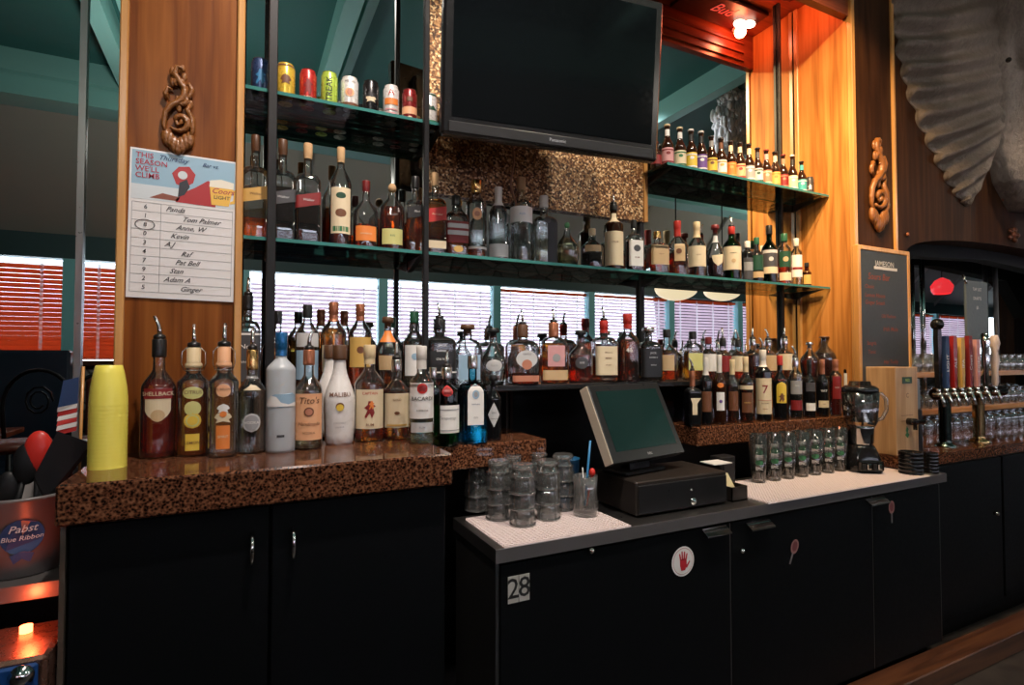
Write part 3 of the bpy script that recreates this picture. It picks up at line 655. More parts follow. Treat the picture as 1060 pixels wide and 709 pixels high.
pf(poly([(.38, .86), (.44, .91), (.54, .92), (.60, .87), (.58, .81), (.50, .77), (.42, .79)]), rj, .0007)
pf(poly([(.45, .80), (.52, .83), (.55, .78), (.50, .72), (.44, .70)]), bk, .0008)
v, f = disc2d(.045*PW, 16); pf(([(a+.48*PW, b+.855*PH) for a, b in v], f), cl, .0010)
pf(poly([(.18, .675), (.30, .715), (.46, .70), (.44, .672)]), mat('picture_brick', (.25, .07, .04), .4), .0006)
pf(poly([(.74, .80), (.76, .675), (.93, .675), (.97, .80)]), amb, .0010); pf(poly([(.735, .80), (.74, .845), (.85, .86), (.975, .845), (.975, .80)]), foam, .0011)
pf(poly([(.96, .79), (1.0, .80), (.99, .70), (.94, .69), (.945, .71), (.972, .72), (.978, .77)]), amb, .0010)
def ptx(s, x, z, h, m, sh=0, al='LEFT', off=.0014):
    v, f = text2d(s, h, sh, al); return pf(([(a+x*PW, b+z*PH) for a, b in v], f), m, off, 'lettering')
rdt = mat('poster_red_ink', (.45, .03, .06), .4); blu = mat('marker_blue', (.02, .06, .16), .4); ink = mat('marker_ink', (.03, .03, .035), .4)
for i, s in enumerate(('THIS', 'SEASON', "WE'LL", 'CLIMB')): ptx(s, .05, .955-.045*i, .0135*1.35, rdt)
ptx('Thursday', .25, .955, .017, blu, .4); ptx('Bar vs.', .66, .945, .014, blu, .4); ptx('Coors', .755, .775, .020, rdt, .35); ptx('LIGHT', .78, .73, .013, bk)
ln = MB()
rows = 11
for i in range(rows):
    z = PH*(.64-.60*i/(rows-1)); ln.box(.03*PW, .97*PW, -.0022, -.0020, z-.0004, z+.0004)
for x in (.03, .29, .97): ln.box(x*PW-.0005, x*PW+.0005, -.0022, -.0020, PH*.04, PH*.64)
ln.build('table_lines', mat('grey_line', (.30, .30, .30), .5), ps)
for i, (n_, s) in enumerate((('6', 'Panda'), ('1', 'Tom Palmer'), ('8', 'Anne, W'), ('0', 'Kevin'), ('3', 'A.J'), ('4', 'Raf'), ('7', 'Pat Bell'), ('9', 'Stan'), ('2', 'Adam A'), ('5', 'Ginger'))):
    z = .61-.06*i
    ptx(n_, .15, z, .015, ink, .1, 'CENTER'); ptx(s, .33+.05*((i*3) % 4), z, .017, ink, .5)
v = [(.15*PW+.021*cos(2*pi*i/24)*k, .49*PH+.013*sin(2*pi*i/24)*k) for k in (1, .9) for i in range(24)]
pf((v, [(i, (i+1) % 24, 24+(i+1) % 24, 24+i) for i in range(24)]), ink, .0015, 'pen_circle')
# ---------------------------------------------------------------- bottles
COL = dict(cream=(.72, .60, .40), white=(.80, .78, .74), black=(.012, .012, .013), red=(.50, .03, .025), dred=(.22, .015, .015), gold=(.62, .38, .10), yel=(.75, .52, .06), orange=(.75, .22, .04),
           green=(.03, .16, .06), dgreen=(.01, .06, .03), lime=(.45, .62, .08), blue=(.03, .20, .42), dblue=(.02, .05, .14), lblue=(.30, .45, .58), brown=(.16, .06, .025), copper=(.50, .20, .12), tan=(.55, .38, .20),
           grey=(.30, .30, .30), silver=(.55, .55, .54), pink=(.60, .30, .30), teal=(.05, .38, .40), ylab=(.62, .60, .22), purple=(.16, .08, .28), dgrey=(.06, .06, .065), peach=(.80, .42, .22))
def pm(c, rough=.45): return mat('print_'+c, COL[c], rough)
G = dict(clear=glass_thin('clear_glass', (.95, .97, .96), .50, boost=2.6, haze=.02), green=glass_thin('green_glass', (.05, .30, .08), .2, boost=1.2), dgreen=glass_thin('dark_green_glass', (.02, .10, .035), .3, boost=1.2),
         amber=glass_thin('amber_glass', (.34, .10, .02), .2, boost=1.2), blue=glass_thin('blue_glass', (.30, .72, .82), .3, boost=1.2), pale=glass_thin('pale_glass', (.82, .86, .76), .35, boost=1.3),
         dark=mat('black_glass', (.006, .006, .007), .08, spec=.6), dbrown=mat('dark_brown_glass', (.022, .007, .003), .08, spec=.6), white=mat('white_coated_glass', (.74, .71, .68), .28), 
         frost=mat('frosted_glass', (.68, .73, .76), .35, spec=.5))
# frosted glass lets some light through
_m = G['frost']; _p = [n for n in _m.node_tree.nodes if n.type == 'BSDF_PRINCIPLED'][0]; _p.inputs['Transmission Weight'].default_value = .35
L = dict(water=fluid('clear_spirit', (.97, .98, .97)), amber=fluid('amber_whiskey', (.98, .52, .13)), red=fluid('red_amber_whiskey', (.90, .28, .05)), dark=fluid('dark_spirit', (.22, .06, .02)), gold=fluid('golden_liqueur', (.88, .66, .22)),
         pale=fluid('pale_spirit', (.92, .88, .70)), ruby=fluid('ruby_spirit', (.6, .05, .03)), blue=fluid('blue_tint_gin', (.35, .78, .90)), cola=fluid('brown_spirit', (.45, .15, .04)))
# style: shoulder start, neck start (of height), neck radius / body radius, squareness, depth ratio, foot
ST = dict(std=(.58, .74, .36, 0, 1, 0), tall=(.62, .80, .34, 0, 1, 0), wine=(.64, .78, .34, 0, 1, 0), squ=(.60, .70, .34, 1, 1, 0), jd=(.62, .74, .36, .8, 1, 0), flask=(.60, .76, .34, .5, .62, 0), bulb=(.40, .72, .30, 0, 1, 1),
          taper=(.42, .80, .40, 0, 1, 2), slim=(.70, .80, .45, 0, 1, 0), beer=(.50, .76, .42, 0, 1, 0), short=(.62, .78, .34, 0, .8, 0), swing=(.66, .76, .48, 0, 1, 0), round=(.52, .72, .30, 0, .75, 0), shoulder=(.68, .78, .38, 0, 1, 0), decanter=(.45, .78, .26, 0, 1, 1), bacardi=(.60, .72, .38, 0, 1, 0))
NB = [0]
def ringf(prof, sqs, z):
    for k in range(len(prof)-1):
        (r0, z0), (r1, z1) = prof[k], prof[k+1]
        if z0 <= z <= z1 and z1 > z0:
            f = (z-z0)/(z1-z0); return r0+(r1-r0)*f, sqs[k]+(sqs[k+1]-sqs[k])*f
    return prof[-1][0], sqs[-1]
def bottle_profile(R, Ht, st, c0):
    s0, s1, rn, sq, dy, foot = ST[st]; P = []; Q = []
    rneck = max(.0095, R*rn)
    if foot == 2: base = [(R*.80, 0), (R*.86, .004)]+[(R*(.90+.10*sin(pi/2*i/5)), Ht*s0*(i+.3)/5.3) for i in range(6)]
    elif foot == 1: base = [(R*.72, 0), (R*.78, .004)]+[(R*(.80+.20*sin(pi/2*i/5)), Ht*s0*(i+.3)/5.3) for i in range(6)]
    else: base = [(R*.90, 0), (R*.97, .003), (R, .010), (R, Ht*s0*.5), (R, Ht*s0)]
    for r, z in base: P.append((r, z)); Q.append(sq)
    for i in range(1, 10):
        f = i/9
        if foot == 2 or st in ('beer', 'wine'): g = .5-.5*cos(pi*f) if foot == 2 else (1-cos(pi*f))/2
        elif sq > .4: g = 1-sqrt(max(0, 1-f**2.2)) if f < 1 else 1; 
        else: g = f**1.9
        if sq <= .4 and foot != 2 and st not in ('beer', 'wine'):
            # rounded shoulder then a soft run into the neck
            g = (1-cos(pi*min(1, f)))/2*.55+.45*f**2.2
        P.append((R+(rneck-R)*g, Ht*(s0+(s1-s0)*f))); Q.append(sq*(1-f))
    P.append((rneck*.97, Ht*(s1+(c0-s1)*.5))); Q.append(0)
    P.append((rneck*.95, Ht*c0)); Q.append(0)
    return P, Q, rneck
from mathutils.geometry import tessellate_polygon
def refine(vf, lim):
    """cut flat art into small pieces so that it bends smoothly round the glass"""
    vs = list(vf[0]); out = []; mid = {}
    def halve(a, b):
        k = (min(a, b), max(a, b))
        if k not in mid: mid[k] = len(vs); vs.append(((vs[a][0]+vs[b][0])/2, (vs[a][1]+vs[b][1])/2))
        return mid[k]
    st = []
    for f in vf[1]:
        if len(f) == 3: st.append(f)
        elif len(f) == 4 and len(vf[0]) > 12: out.append(f)
        else:
            for t_ in tessellate_polygon([[Vector((*vs[i], 0)) for i in f]]): st.append(tuple(f[i] for i in t_))
    while st:
        a, b, c = st.pop(); L_ = [abs(vs[a][0]-vs[b][0]), abs(vs[b][0]-vs[c][0]), abs(vs[c][0]-vs[a][0])]; m = max(L_)
        if m <= lim: out.append((a, b, c)); continue
        if m == L_[1]: a, b, c = b, c, a
        elif m == L_[2]: a, b, c = c, a, b
        h = halve(a, b); st += [(a, h, c), (h, b, c)]
    return vs, out
DR = [None]
def wrap(vf, P, Q, dyr, zc, off, a0=0):
    """wrap flat art around the bottle: x runs round, y up"""
    out = []
    r0, q0 = ringf(P, Q, zc); vf = refine(vf, .22*r0)
    for x, y in vf[0]:
        z = zc+y; r, q = ringf(P, Q, max(P[0][1], min(z, P[-1][1]))); a = a0+x/max(.004, r0)
        e = 2+q*7; sx, sy = sin(a), -cos(a); k = (abs(sx)**e+abs(sy)**e)**(-1/e) if e > 2.01 else 1
        out.append(((r*k+off)*sx, (r*k+off)*sy*flat_k(dyr, r, DR[0])-(off if dyr < 1 else 0), z))
    return out, vf[1]
def fill2d(pts, nx=10, ny=12):
    """outline with one span per height, refilled as a fine grid so that it can bend round the glass"""
    z0, z1 = min(q[1] for q in pts), max(q[1] for q in pts); vs = []
    for j in range(ny+1):
        z = z0+(z1-z0)*(.002+.996*j/ny); xs_ = []
        for (xa_, za_), (xb_, zb_2) in zip(pts, pts[1:]+pts[:1]):
            if (za_ <= z) != (zb_2 <= z): xs_.append(xa_+(xb_-xa_)*(z-za_)/(zb_2-za_))
        a_, b_ = (min(xs_), max(xs_)) if xs_ else (0, 0)
        vs += [(a_+(b_-a_)*i/nx, z) for i in range(nx+1)]
    return vs, [(j*(nx+1)+i, j*(nx+1)+i+1, (j+1)*(nx+1)+i+1, (j+1)*(nx+1)+i) for j in range(ny) for i in range(nx)]
def band2d(hw, h, n=14, sl=0, m=3):
    vs = [(-hw+2*hw*i/n, -h/2+h*j/m+sl*(-hw+2*hw*i/n)) for j in range(m+1) for i in range(n+1)]
    return vs, [(j*(n+1)+i, j*(n+1)+i+1, (j+1)*(n+1)+i+1, (j+1)*(n+1)+i) for j in range(m) for i in range(n)]
CAPM = dict(black=mat('cap_black', (.012, .012, .012), .3), gold=gold, silver=mat('cap_silver', (.70, .68, .66), .2, metal=1), copper=mat('cap_copper', (.45, .17, .09), .3, metal=.6), red=mat('cap_red', (.45, .03, .02), .3), cork=mat('cork', (.55, .35, .17), .8, bump=.3),
            dred=mat('cap_dark_red', (.15, .012, .012), .3), white=mat('cap_white', (.72, .68, .62), .4), blue=mat('cap_blue', (.02, .14, .34), .25, metal=.4), green=mat('cap_green', (.02, .10, .05), .3), brown=mat('cap_brown', (.10, .045, .02), .4), cream=mat('cap_cream', (.70, .55, .32), .4), teal=mat('cap_teal', (.05, .35, .40), .4), lgreen=mat('cap_leaf', (.1, .3, .12), .5))
def spout(z, t, ang, col='silver', k=1.0):
    c, s = cos(ang), sin(ang)
    MB().lathe([(.001, z-.001), (.0105*k, z-.001), (.0115*k, z+.004), (.0105*k, z+.009), (.006, z+.012), (.001, z+.012)], 16).build('collar', CAPM['black'] if col == 'silver' else CAPM[col], t)
    pts = [(0, 0, z+.010), (0, 0, z+.022), (.002*c, .002*s, z+.032), (.007*c, .007*s, z+.043), (.013*c, .013*s, z+.053)]
    MB().tube(pts, .004, 8, [.0055, .005, .0045, .004, .0035]).build('pour_spout', CAPM['silver'], t)
PLACED = []
ROWS = dict(SH=(1.742, BSH), GS=(1.795, GSH), BE=(1.795, BESH), CA=(1.795, CSH), LE=(1.648, LEDGE))
def bottle(row, u, vb, vt, w, style, glass, liq, cap, arts, label, name='liquor_bottle', cat='bottle', group=None, dY=0, pour=None, c0=None, R=None, full=.6, turn=None, kid=True, foil=None, shrink=1.0):
    if row in ('LC', 'ST'):
        Z = LC if row == 'LC' else STEEL
        p = atz(u, vb, Z); zc = depth(p); R = R or w/2*zc/F/sqrt(1+((u-530)/F)**2); p = at(u, vb, p.y+R*.9+dY); x, y = p.x, p.y
    else:
        y, Z = ROWS[row]; y += dY; p = at(u, vb or vt, y); x = p.x; zc = depth((x, y, Z)); R = R or w/2*zc/F/sqrt(1+((u-530)/F)**2)
    R *= shrink*(1.05 if row != 'LE' else 1.0)
    Ht = at(u, vt, y).z-Z
    PLACED.append((label, x, y, Z, R, Ht))
    s0, s1, rn, sq, dyr, foot = ST[style]
    phi = -atan2(x, y)*.75 + (turn or 0)
    if sq > .4: phi = -atan2(x, y)*.35 + (turn or 0)
    t = thing(name, label, cat, (x, y, Z), phi, group)
    c0 = c0 or (.86 if cap[0] not in ('crown',) else .965)
    P, Q, rk = bottle_profile(R, Ht, style, c0); DR[0] = (P[-1][0], R); DR_ = DR[0]
    n = 28
    gm = G[glass]
    MB().lathe(P, n, sq=Q, dy=dyr, cap0=True, dref=DR_).build('glass_body', gm, t)
    if liq and glass in ('clear', 'pale', 'green', 'dgreen', 'amber', 'blue'):
        lv = full*Ht; Pi = []; Qi = []
        for (r, z), q in zip(P, Q):
            if z > lv: break
            Pi.append((r*.955, max(z, .005))); Qi.append(q)
        Pi = [q_ for k, q_ in enumerate(Pi)]; r, q = ringf(P, Q, lv); Pi.append((r*.955, lv)); Qi.append(q)
        Pi[0] = (P[0][0]*.93, .004); 
        MB().lathe(Pi, n, sq=Qi, dy=dyr, cap0=True, cap1=True, dref=DR_).build('liquid', L[liq], t)
    # cap
    kind, ccol = cap[0], cap[1]; cm = CAPM.get(ccol) or pm(ccol); zc0 = c0*Ht
    if kind == 'screw': MB().lathe([(rk*1.02, zc0-.004), (rk*1.14, zc0-.003), (rk*1.16, zc0), (rk*1.14, Ht-.002), (rk*1.05, Ht), (.001, Ht)], 20).build('cap', cm, t)
    elif kind == 'stop':
        MB().lathe([(rk*.85, zc0-.006), (rk*.9, zc0+(Ht-zc0)*.35), (rk*1.5, zc0+(Ht-zc0)*.4), (rk*1.6, zc0+(Ht-zc0)*.6), (rk*1.5, Ht-.002), (rk*1.3, Ht), (.001, Ht)], 20).build('stopper', cm, t)
    elif kind == 'ball':
        rb = (Ht-zc0)*.5; MB().sphere((0, 0, zc0+rb), rb, 14, 10, (.85, .85, 1)).build('stopper', cm, t)
    elif kind == 'cork': MB().lathe([(rk*1.0, zc0-.004), (rk*1.02, zc0+.002), (rk*1.08, zc0+.004), (rk*1.08, Ht-.002), (rk*1.0, Ht), (.001, Ht)], 16).build('cork', cm, t)
    elif kind == 'foil':
        f0 = cap[2] if len(cap) > 2 else .80; pr = []
        for i in range(5):
            z = Ht*(f0+(c0-f0)*i/4); r, _ = ringf(P, Q, min(z, zc0)); pr.append((r+.0012, z))
        MB().lathe(pr+[(rk*1.12, zc0+.002), (rk*1.14, Ht-.002), (rk*1.05, Ht), (.001, Ht)], 20).build('foil_cap', cm, t)
    elif kind == 'crown':
        MB().lathe([(rk*1.12, zc0-.002), (rk*1.22, zc0), (rk*1.18, Ht-.002), (rk*.9, Ht), (.001, Ht)], 18).build('crown_cap', cm, t)
    elif kind == 'swing':
        MB().lathe([(rk*1.0, zc0-.014), (rk*1.12, zc0-.012), (rk*1.12, zc0-.006), (rk*.9, zc0), (rk*.9, Ht-.004), (rk*.6, Ht), (.001, Ht)], 16).build('stopper', cm, t)
        wr = MB()
        for sx in (-1, 1): wr.tube([(sx*rk*1.15, 0, zc0-.02), (sx*rk*1.5, -.003, zc0-.004), (sx*rk*1.45, -.004, Ht-.012), (sx*rk*.8, 0, Ht-.001), (0, 0, Ht+.001)], .0013, 6)
        wr.tube([(rk*1.2*sin(a), -rk*1.2*cos(a), zc0-.02) for a in [2*pi*i/16 for i in range(17)]], .0013, 6)
        wr.build('wire_bail', CAPM['silver'], t)
    if pour is not None: spout(Ht, t, pour if pour is not True else random.uniform(0, 6), k=rk/.0115 if rk < .015 else 1.25)
    cur = t; off = .0006
    for a in arts:
        k = a[0]
        if k == 'L':       # label: z0, z1, half angle, colour, slope
            zc_, h = (a[1]+a[2])/2*Ht, (a[2]-a[1])*Ht; r0, _ = ringf(P, Q, zc_); sl = a[5] if len(a) > 5 else 0
            cur = MB().add(*wrap(band2d(a[3]*r0, h, 8 if a[3] < .5 else 14, sl), P, Q, dyr, zc_, .0006), smooth=True).build('label', pm(a[4]), t); off = .0010
            cur_z = zc_
            continue
        if k == 'O':       # oval or round label
            zc_ = a[1]*Ht; d = fill2d(disc2d(a[2]*R, 24, a[3]*R)[0]); cur = MB().add(*wrap(d, P, Q, dyr, zc_, .0008)).build('label', pm(a[4]), t); off = .0012; continue
        if k == 'K':       # shield / diamond label, polygon in units of R
            zc_ = a[1]*Ht; d = fill2d([(x*R, y*R) for x, y in a[2]]) if a[2] != LEAF and len(a[2]) not in (10,) else ([(x*R, y*R) for x, y in a[2]], [tuple(range(len(a[2])))]); cur = MB().add(*wrap(d, P, Q, dyr, zc_, .0008)).build('label', pm(a[3]), t); off = .0012; continue
        if not kid: continue
        off += .0003
        if k == 'T': vf = text2d(a[1], a[3], a[5] if len(a) > 5 else 0); nm = 'lettering'; zc_ = a[2]*Ht; col = a[4]
        elif k == 'S': zc_ = (a[1]+a[2])/2*Ht; r0, _ = ringf(P, Q, zc_); vf = band2d(a[3]*r0, (a[2]-a[1])*Ht, 10, a[5] if len(a) > 5 else 0, 1); nm = 'stripe'; col = a[4]
        elif k == 'D': zc_ = a[1]*Ht; vf = disc2d(a[2]*R, 18, (a[3] if len(a) > 4 else a[2])*R); nm = 'emblem'; col = a[-1]
        elif k == 'P': zc_ = a[1]*Ht; vf = ([(x*R, y*R) for x, y in a[2]], [tuple(range(len(a[2])))]); nm = 'emblem'; col = a[3]
        MB().add(*wrap(vf, P, Q, dyr, zc_, off)).build(nm, pm(col), cur)
    return t
SHIELD = [(-.75, .9), (-.3, 1.1), (.3, 1.1), (.75, .9), (.75, -.35), (.45, -.75), (0, -1.0), (-.45, -.75), (-.75, -.35)]
DIAM = [(0, 1.0), (.62, 0), (0, -1.0), (-.62, 0)]
ARCH = [(-.6, -1.3), (.6, -1.3), (.6, .9), (.4, 1.25), (0, 1.4), (-.4, 1.25), (-.6, .9)]
FIG = [(-.1, .55), (.12, .55), (.15, .35), (.38, .2), (.2, .1), (.3, -.25), (.12, -.6), (-.02, -.25), (-.25, -.6), (-.35, -.5), (-.15, -.05), (-.38, .1), (-.15, .3)]
LEAF = [(0, .35), (.3, .2), (.42, 0), (.25, -.12), (.35, -.3), (0, -.2), (-.35, -.3), (-.25, -.12), (-.42, 0), (-.3, .2)]
MTN = [(-.7, -.3), (-.3, .05), (-.1, .3), (.1, .05), (.35, .15), (.75, -.3)]
# --- front row on the left granite top
GF = None
bottle('LC', 131, 468, 357, 33, 'tall', 'clear', 'red', ('foil', 'dred', .80), [('L', .16, .52, .9, 'peach'), ('T', 'R', .42, .03, 'red'), ('T', 'R', .28, .03, 'red')], 'bottle with red neck wrap and orange label peeking out behind the yellow cups', pour=2.8, turn=.3)
bottle('LC', 163, 475, 351, 37, 'std', 'clear', 'red', ('screw', 'black'), [('K', .44, SHIELD, 'cream'), ('S', .50, .585, .82, 'dred'), ('T', 'SHELLBACK', .54, .0125, 'cream'), ('D', .36, .38, 'tan'), ('T', 'SPICED', .30, .006, 'brown')], 'amber rum bottle with cream shield label on the left counter', pour=2.6, full=.66)
bottle('LC', 199, 473, 359, 34, 'swing', 'clear', 'gold', ('swing', 'yel' if False else 'cream'), [('O', .58, .62, .42, 'ylab'), ('T', 'CITRUS', .585, .011, 'brown'), ('O', .44, .5, .5, 'ylab'), ('O', .33, .52, .52, 'yel'), ('D', .33, .40, 'ylab'), ('D', .33, .30, 'yel'), ('L', .06, .21, .42, 'yel'), ('T', 'LEMON', .13, .009, 'brown')], 'swing top bottle of yellow spirit with lemon artwork', pour=1.6, full=.62)
bottle('LC', 230.5, 474, 358, 31, 'swing', 'clear', 'water', ('swing', 'peach'), [('O', .60, .48, .48, 'peach'), ('T', '42 BELOW', .61, .007, 'brown'), ('K', .44, LEAF, 'white'), ('K', .36, [(x*1.4, y*1.3) for x, y in LEAF], 'cream'), ('D', .39, .22, 'orange'), ('L', .08, .29, .45, 'orange'), ('T', 'SPIRIT', .19, .008, 'cream')], 'clear swing top bottle with white blossom and orange artwork', pour=1.5, full=.62)
bottle('LC', 260, 470, 362, 29, 'std', 'clear', 'water', ('screw', 'gold'), [('K', .64, [(x*.8, y*.8) for x, y in MTN], 'cream'), ('T', 'THREE', .73, .010, 'silver'), ('O', .30, .62, .70, 'silver'), ('D', .30, .50, .58, 'grey'), ('T', 'VODKA', .30, .009, 'white')], 'clear square shouldered vodka bottle with a wide gold cap', pour=1.5, c0=.82, full=.62)
bottle('LC', 290, 469, 344, 30, 'shoulder', 'frost', None, ('foil', 'blue', .80), [('K', .46, [(-1.1, -.35), (-.7, .1), (-.3, .25), (.3, .1), (.8, .3), (1.2, .1), (1.2, -.5), (0, -.75), (-1.1, -.6)], 'lblue'), ('P', .44, [(-1.1, -.2), (-.7, .3), (-.3, .2), (0, -.2), (.5, -.35), (1.1, -.2), (1.1, -.5), (-1.1, -.5)], 'white'), ('K', .56, [(-.15, -.1), (.5, .4), (.05, .0), (.35, .05)], 'white'), ('L', .13, .15, .25, 'dgrey')], 'tall frosted vodka bottle with a bright blue neck')
bottle('LC', 319, 466, 362, 29, 'std', 'clear', 'pale', ('screw', 'copper'), [('L', .10, .56, 1.1, 'peach'), ("T", "Tito's", .49, .022, 'brown', .2), ('D', .38, .34, 'brown'), ('D', .38, .24, 'copper'), ('T', 'Handmade', .26, .012, 'brown', .3), ('T', 'VODKA', .17, .008, 'brown')], 'vodka bottle with an orange paper label and copper cap', pour=.5)
bottle('LC', 351, 461, 357, 32, 'taper', 'white', None, ('screw', 'brown'), [('O', .34, .0001, .0001, 'white'), ('T', 'MALIBU', .50, .0165, 'brown'), ('D', .385, .26, 'brown'), ('D', .375, .22, 'yel'), ('T', 'COCONUT', .22, .006, 'grey'), ('T', 'LIQUEUR', .18, .005, 'grey')], 'white coconut rum bottle with a brown cap', c0=.86)
bottle('LC', 341, 454, 357, 29, 'taper', 'white', None, ('screw', 'brown'), [], 'second white coconut rum bottle standing just behind the first', dY=.035, c0=.86)
bottle('LC', 382, 458, 357, 30, 'std', 'clear', 'amber', ('foil', 'cream', .80), [('L', .14, .54, 1.1, 'cream'), ('T', 'CAPTAIN', .50, .010, 'red'), ('P', .34, FIG, 'dred'), ('P', .36, [(x*.5+.1, y*.5+.15) for x, y in FIG], 'orange'), ('T', 'RUM', .18, .010, 'brown')], 'spiced rum bottle with a red figure on its cream label')
bottle('LC', 410, 456, 372, 26, 'std', 'clear', 'amber', ('screw', 'silver'), [('L', .16, .58, 1.1, 'cream'), ('T', 'GOLD', .50, .008, 'brown'), ('D', .34, .20, .12, 'brown'), ('S', .18, .20, .8, 'gold')], 'short amber rum bottle with plain cream label right of the red figure label', pour=1.5)
bottle('LC', 436, 460, 358, 25, 'bacardi', 'clear', 'pale', ('foil', 'white', .76), [('L', .26, .62, 1.2, 'white'), ('D', .565, .42, 'red'), ('P', .565, [(x*.8, y*.8) for x, y in LEAF], 'dred'), ('T', 'BACARDI', .46, .0145, 'black'), ('T', 'SUPERIOR', .34, .007, 'black'), ('L', .12, .22, 1.0, 'silver'), ('T', 'RUM', .17, .008, 'grey')], 'white rum bottle with a red round emblem over a white label')
bottle('LE', 462, 460, 380, 27, 'shoulder', 'green', 'water', ('screw', 'silver'), [('L', .17, .52, 1.2, 'white'), ('T', 'Tanqueray', .36, .013, 'grey', .3), ('S', .46, .47, 1.1, 'grey'), ('S', .20, .21, 1.1, 'grey'), ('O', .70, .42, .42, 'red'), ('P', .70, LEAF, 'dred')], 'green gin bottle with a red seal and wide white label', pour=1.2, full=.5, dY=-.02)
bottle('LC', 448, 457, 380, 20, 'shoulder', 'green', 'water', ('screw', 'silver'), [], 'green gin bottle half hidden behind the red sealed one', dY=.085, shrink=.8)
bottle('LE', 489, 456, 368, 27, 'squ', 'blue', 'blue', ('screw', 'silver'), [('K', .44, [(x*.92, y*1.15) for x, y in ARCH], 'white'), ('T', 'BOMBAY', .66, .007, 'dred'), ('D', .56, .26, .34, 'lblue'), ('D', .56, .14, .2, 'grey'), ('T', 'SAPPHIRE', .45, .006, 'dblue'), ('T', 'GIN', .30, .008, 'grey'), ('T', 'DRY', .2, .006, 'grey')], 'square blue gin bottle with a tall arched white label', full=.62, dY=-.01)
bottle('LE', 510.5, 453, 388, 17, 'short', 'dark', None, ('stop', 'black'), [('K', .40, [(x*1.2, y*1.5) for x, y in DIAM], 'silver'), ("T", "GIN", .43, .008, 'dgrey'), ('T', 'HENDRICKS', .34, .0045, 'dgrey')], 'squat black gin bottle with a diamond shaped label')
# --- raised back row
def SHb(*a, **k): return bottle('SH', *a, **k)
SHb(257, None, 306, 25, 'jd', 'clear', 'dark', ('screw', 'black'), [('L', .10, .62, 1.0, 'dgrey'), ('S', .58, .60, .9, 'white'), ('T', 'No.7', .46, .018, 'white'), ('T', 'WHISKEY', .3, .009, 'white')], 'square dark whiskey bottle with black pourer right beside the left pillar', pour=1.5)
SHb(288, None, 322, 24, 'round', 'clear', 'dark', ('screw', 'black'), [('L', .3, .6, .8, 'brown'), ('T', 'RUM', .45, .02, 'gold')], 'round shouldered dark bottle behind the frosted blue necked vodka')
SHb(318.5, None, 315.5, 25, 'tall', 'clear', 'gold', ('screw', 'black'), [('L', .50, .66, 1.0, 'silver'), ('L', .12, .46, 1.0, 'lblue'), ('D', .38, .3, 'dred')], 'pale bottle with black screw cap and grey label behind the orange vodka')
SHb(345.5, None, 313, 26, 'tall', 'clear', 'amber', ('foil', 'copper', .78), [('L', .2, .5, 1.0, 'cream')], 'amber bottle with tall copper neck wrap behind the white rum bottles', full=.70)
SHb(373, None, 314.5, 24, 'tall', 'clear', 'amber', ('foil', 'copper', .80), [('L', .25, .60, 1.0, 'gold'), ('D', .45, .3, 'brown')], 'copper necked bottle with gilt label behind the spiced rum', full=.5)
SHb(401.5, None, 328, 28, 'decanter', 'clear', 'cola', ('stop', 'brown'), [('L', .64, .80, 1.1, 'orange'), ('L', .25, .45, .7, 'tan')], 'decanter shaped bottle with broad brown stopper and orange neck band', full=.48)
SHb(429, None, 322.5, 22, 'std', 'clear', 'pale', ('screw', 'green'), [('L', .15, .55, 1.0, 'white'), ('D', .4, .3, 'lblue')], 'clear bottle with a dark green cap just left of the black upright')
SHb(455, None, 330, 29, 'jd', 'clear', 'dark', ('screw', 'black'), [('L', .12, .70, 1.1, 'black'), ('T', "JACK", .60, .012, 'white'), ('T', "DANIEL'S", .52, .009, 'white'), ('T', 'Old No.7', .40, .010, 'white'), ('S', .2, .22, .9, 'white')], 'square whiskey bottle with black label and tall pourer behind the green gin', pour=1.9, full=.68)
SHb(484, None, 336, 27, 'flask', 'clear', 'water', ('stop', 'brown'), [('L', .1, .5, .7, 'lblue')], 'broad clear bottle with flat brown stopper behind the blue gin', full=.5)
SHb(510.5, None, 339.5, 26, 'bulb', 'clear', 'water', ('stop', 'black'), [('O', .34, .62, .45, 'silver'), ('T', 'PLATA', .34, .008, 'grey')], 'round clear tequila bottle with a black mushroom stopper', full=.5)
SHb(541, None, 336, 27, 'jd', 'clear', 'red', ('screw', 'brown'), [('O', .42, .68, .66, 'silver'), ('T', 'GENTLE', .50, .008, 'dgrey'), ('D', .33, .36, 'copper'), ('L', .05, .15, .9, 'copper')], 'square whiskey bottle with silver round label and wide brown cap', pour=1.6, c0=.80, full=.18)
SHb(573, None, 334, 26, 'flask', 'clear', 'amber', ('screw', 'copper'), [('L', .28, .62, .6, 'pink'), ('L', .06, .22, 1.0, 'tan'), ('D', .42, .3, 'grey')], 'arched bottle with bronze cap and pink grey label', pour=1.5, c0=.78, full=.66)
SHb(601, None, 342, 24, 'round', 'clear', 'red', ('stop', 'black'), [('O', .38, .55, .5, 'dgrey'), ('T', 'RYE', .38, .010, 'silver')], 'round bourbon bottle with small black stopper between the red capped ones', full=.46)
SHb(625, None, 332, 22, 'jd', 'clear', 'amber', ('foil', 'red', .80), [('L', .12, .58, 1.1, 'cream'), ('T', "Maker's", .48, .009, 'brown', .3), ('T', 'MARK', .39, .009, 'brown'), ('T', 'WHISKY', .28, .006, 'brown')], 'bourbon bottle dipped in red wax with cream label and a pourer', pour=1.7, full=.62)
SHb(649.5, None, 325, 23, 'std', 'clear', 'cola', ('foil', 'red', .78), [('T', '46', .46, .026, 'white')], 'taller bourbon bottle dipped in red wax with white number forty six', full=.62)
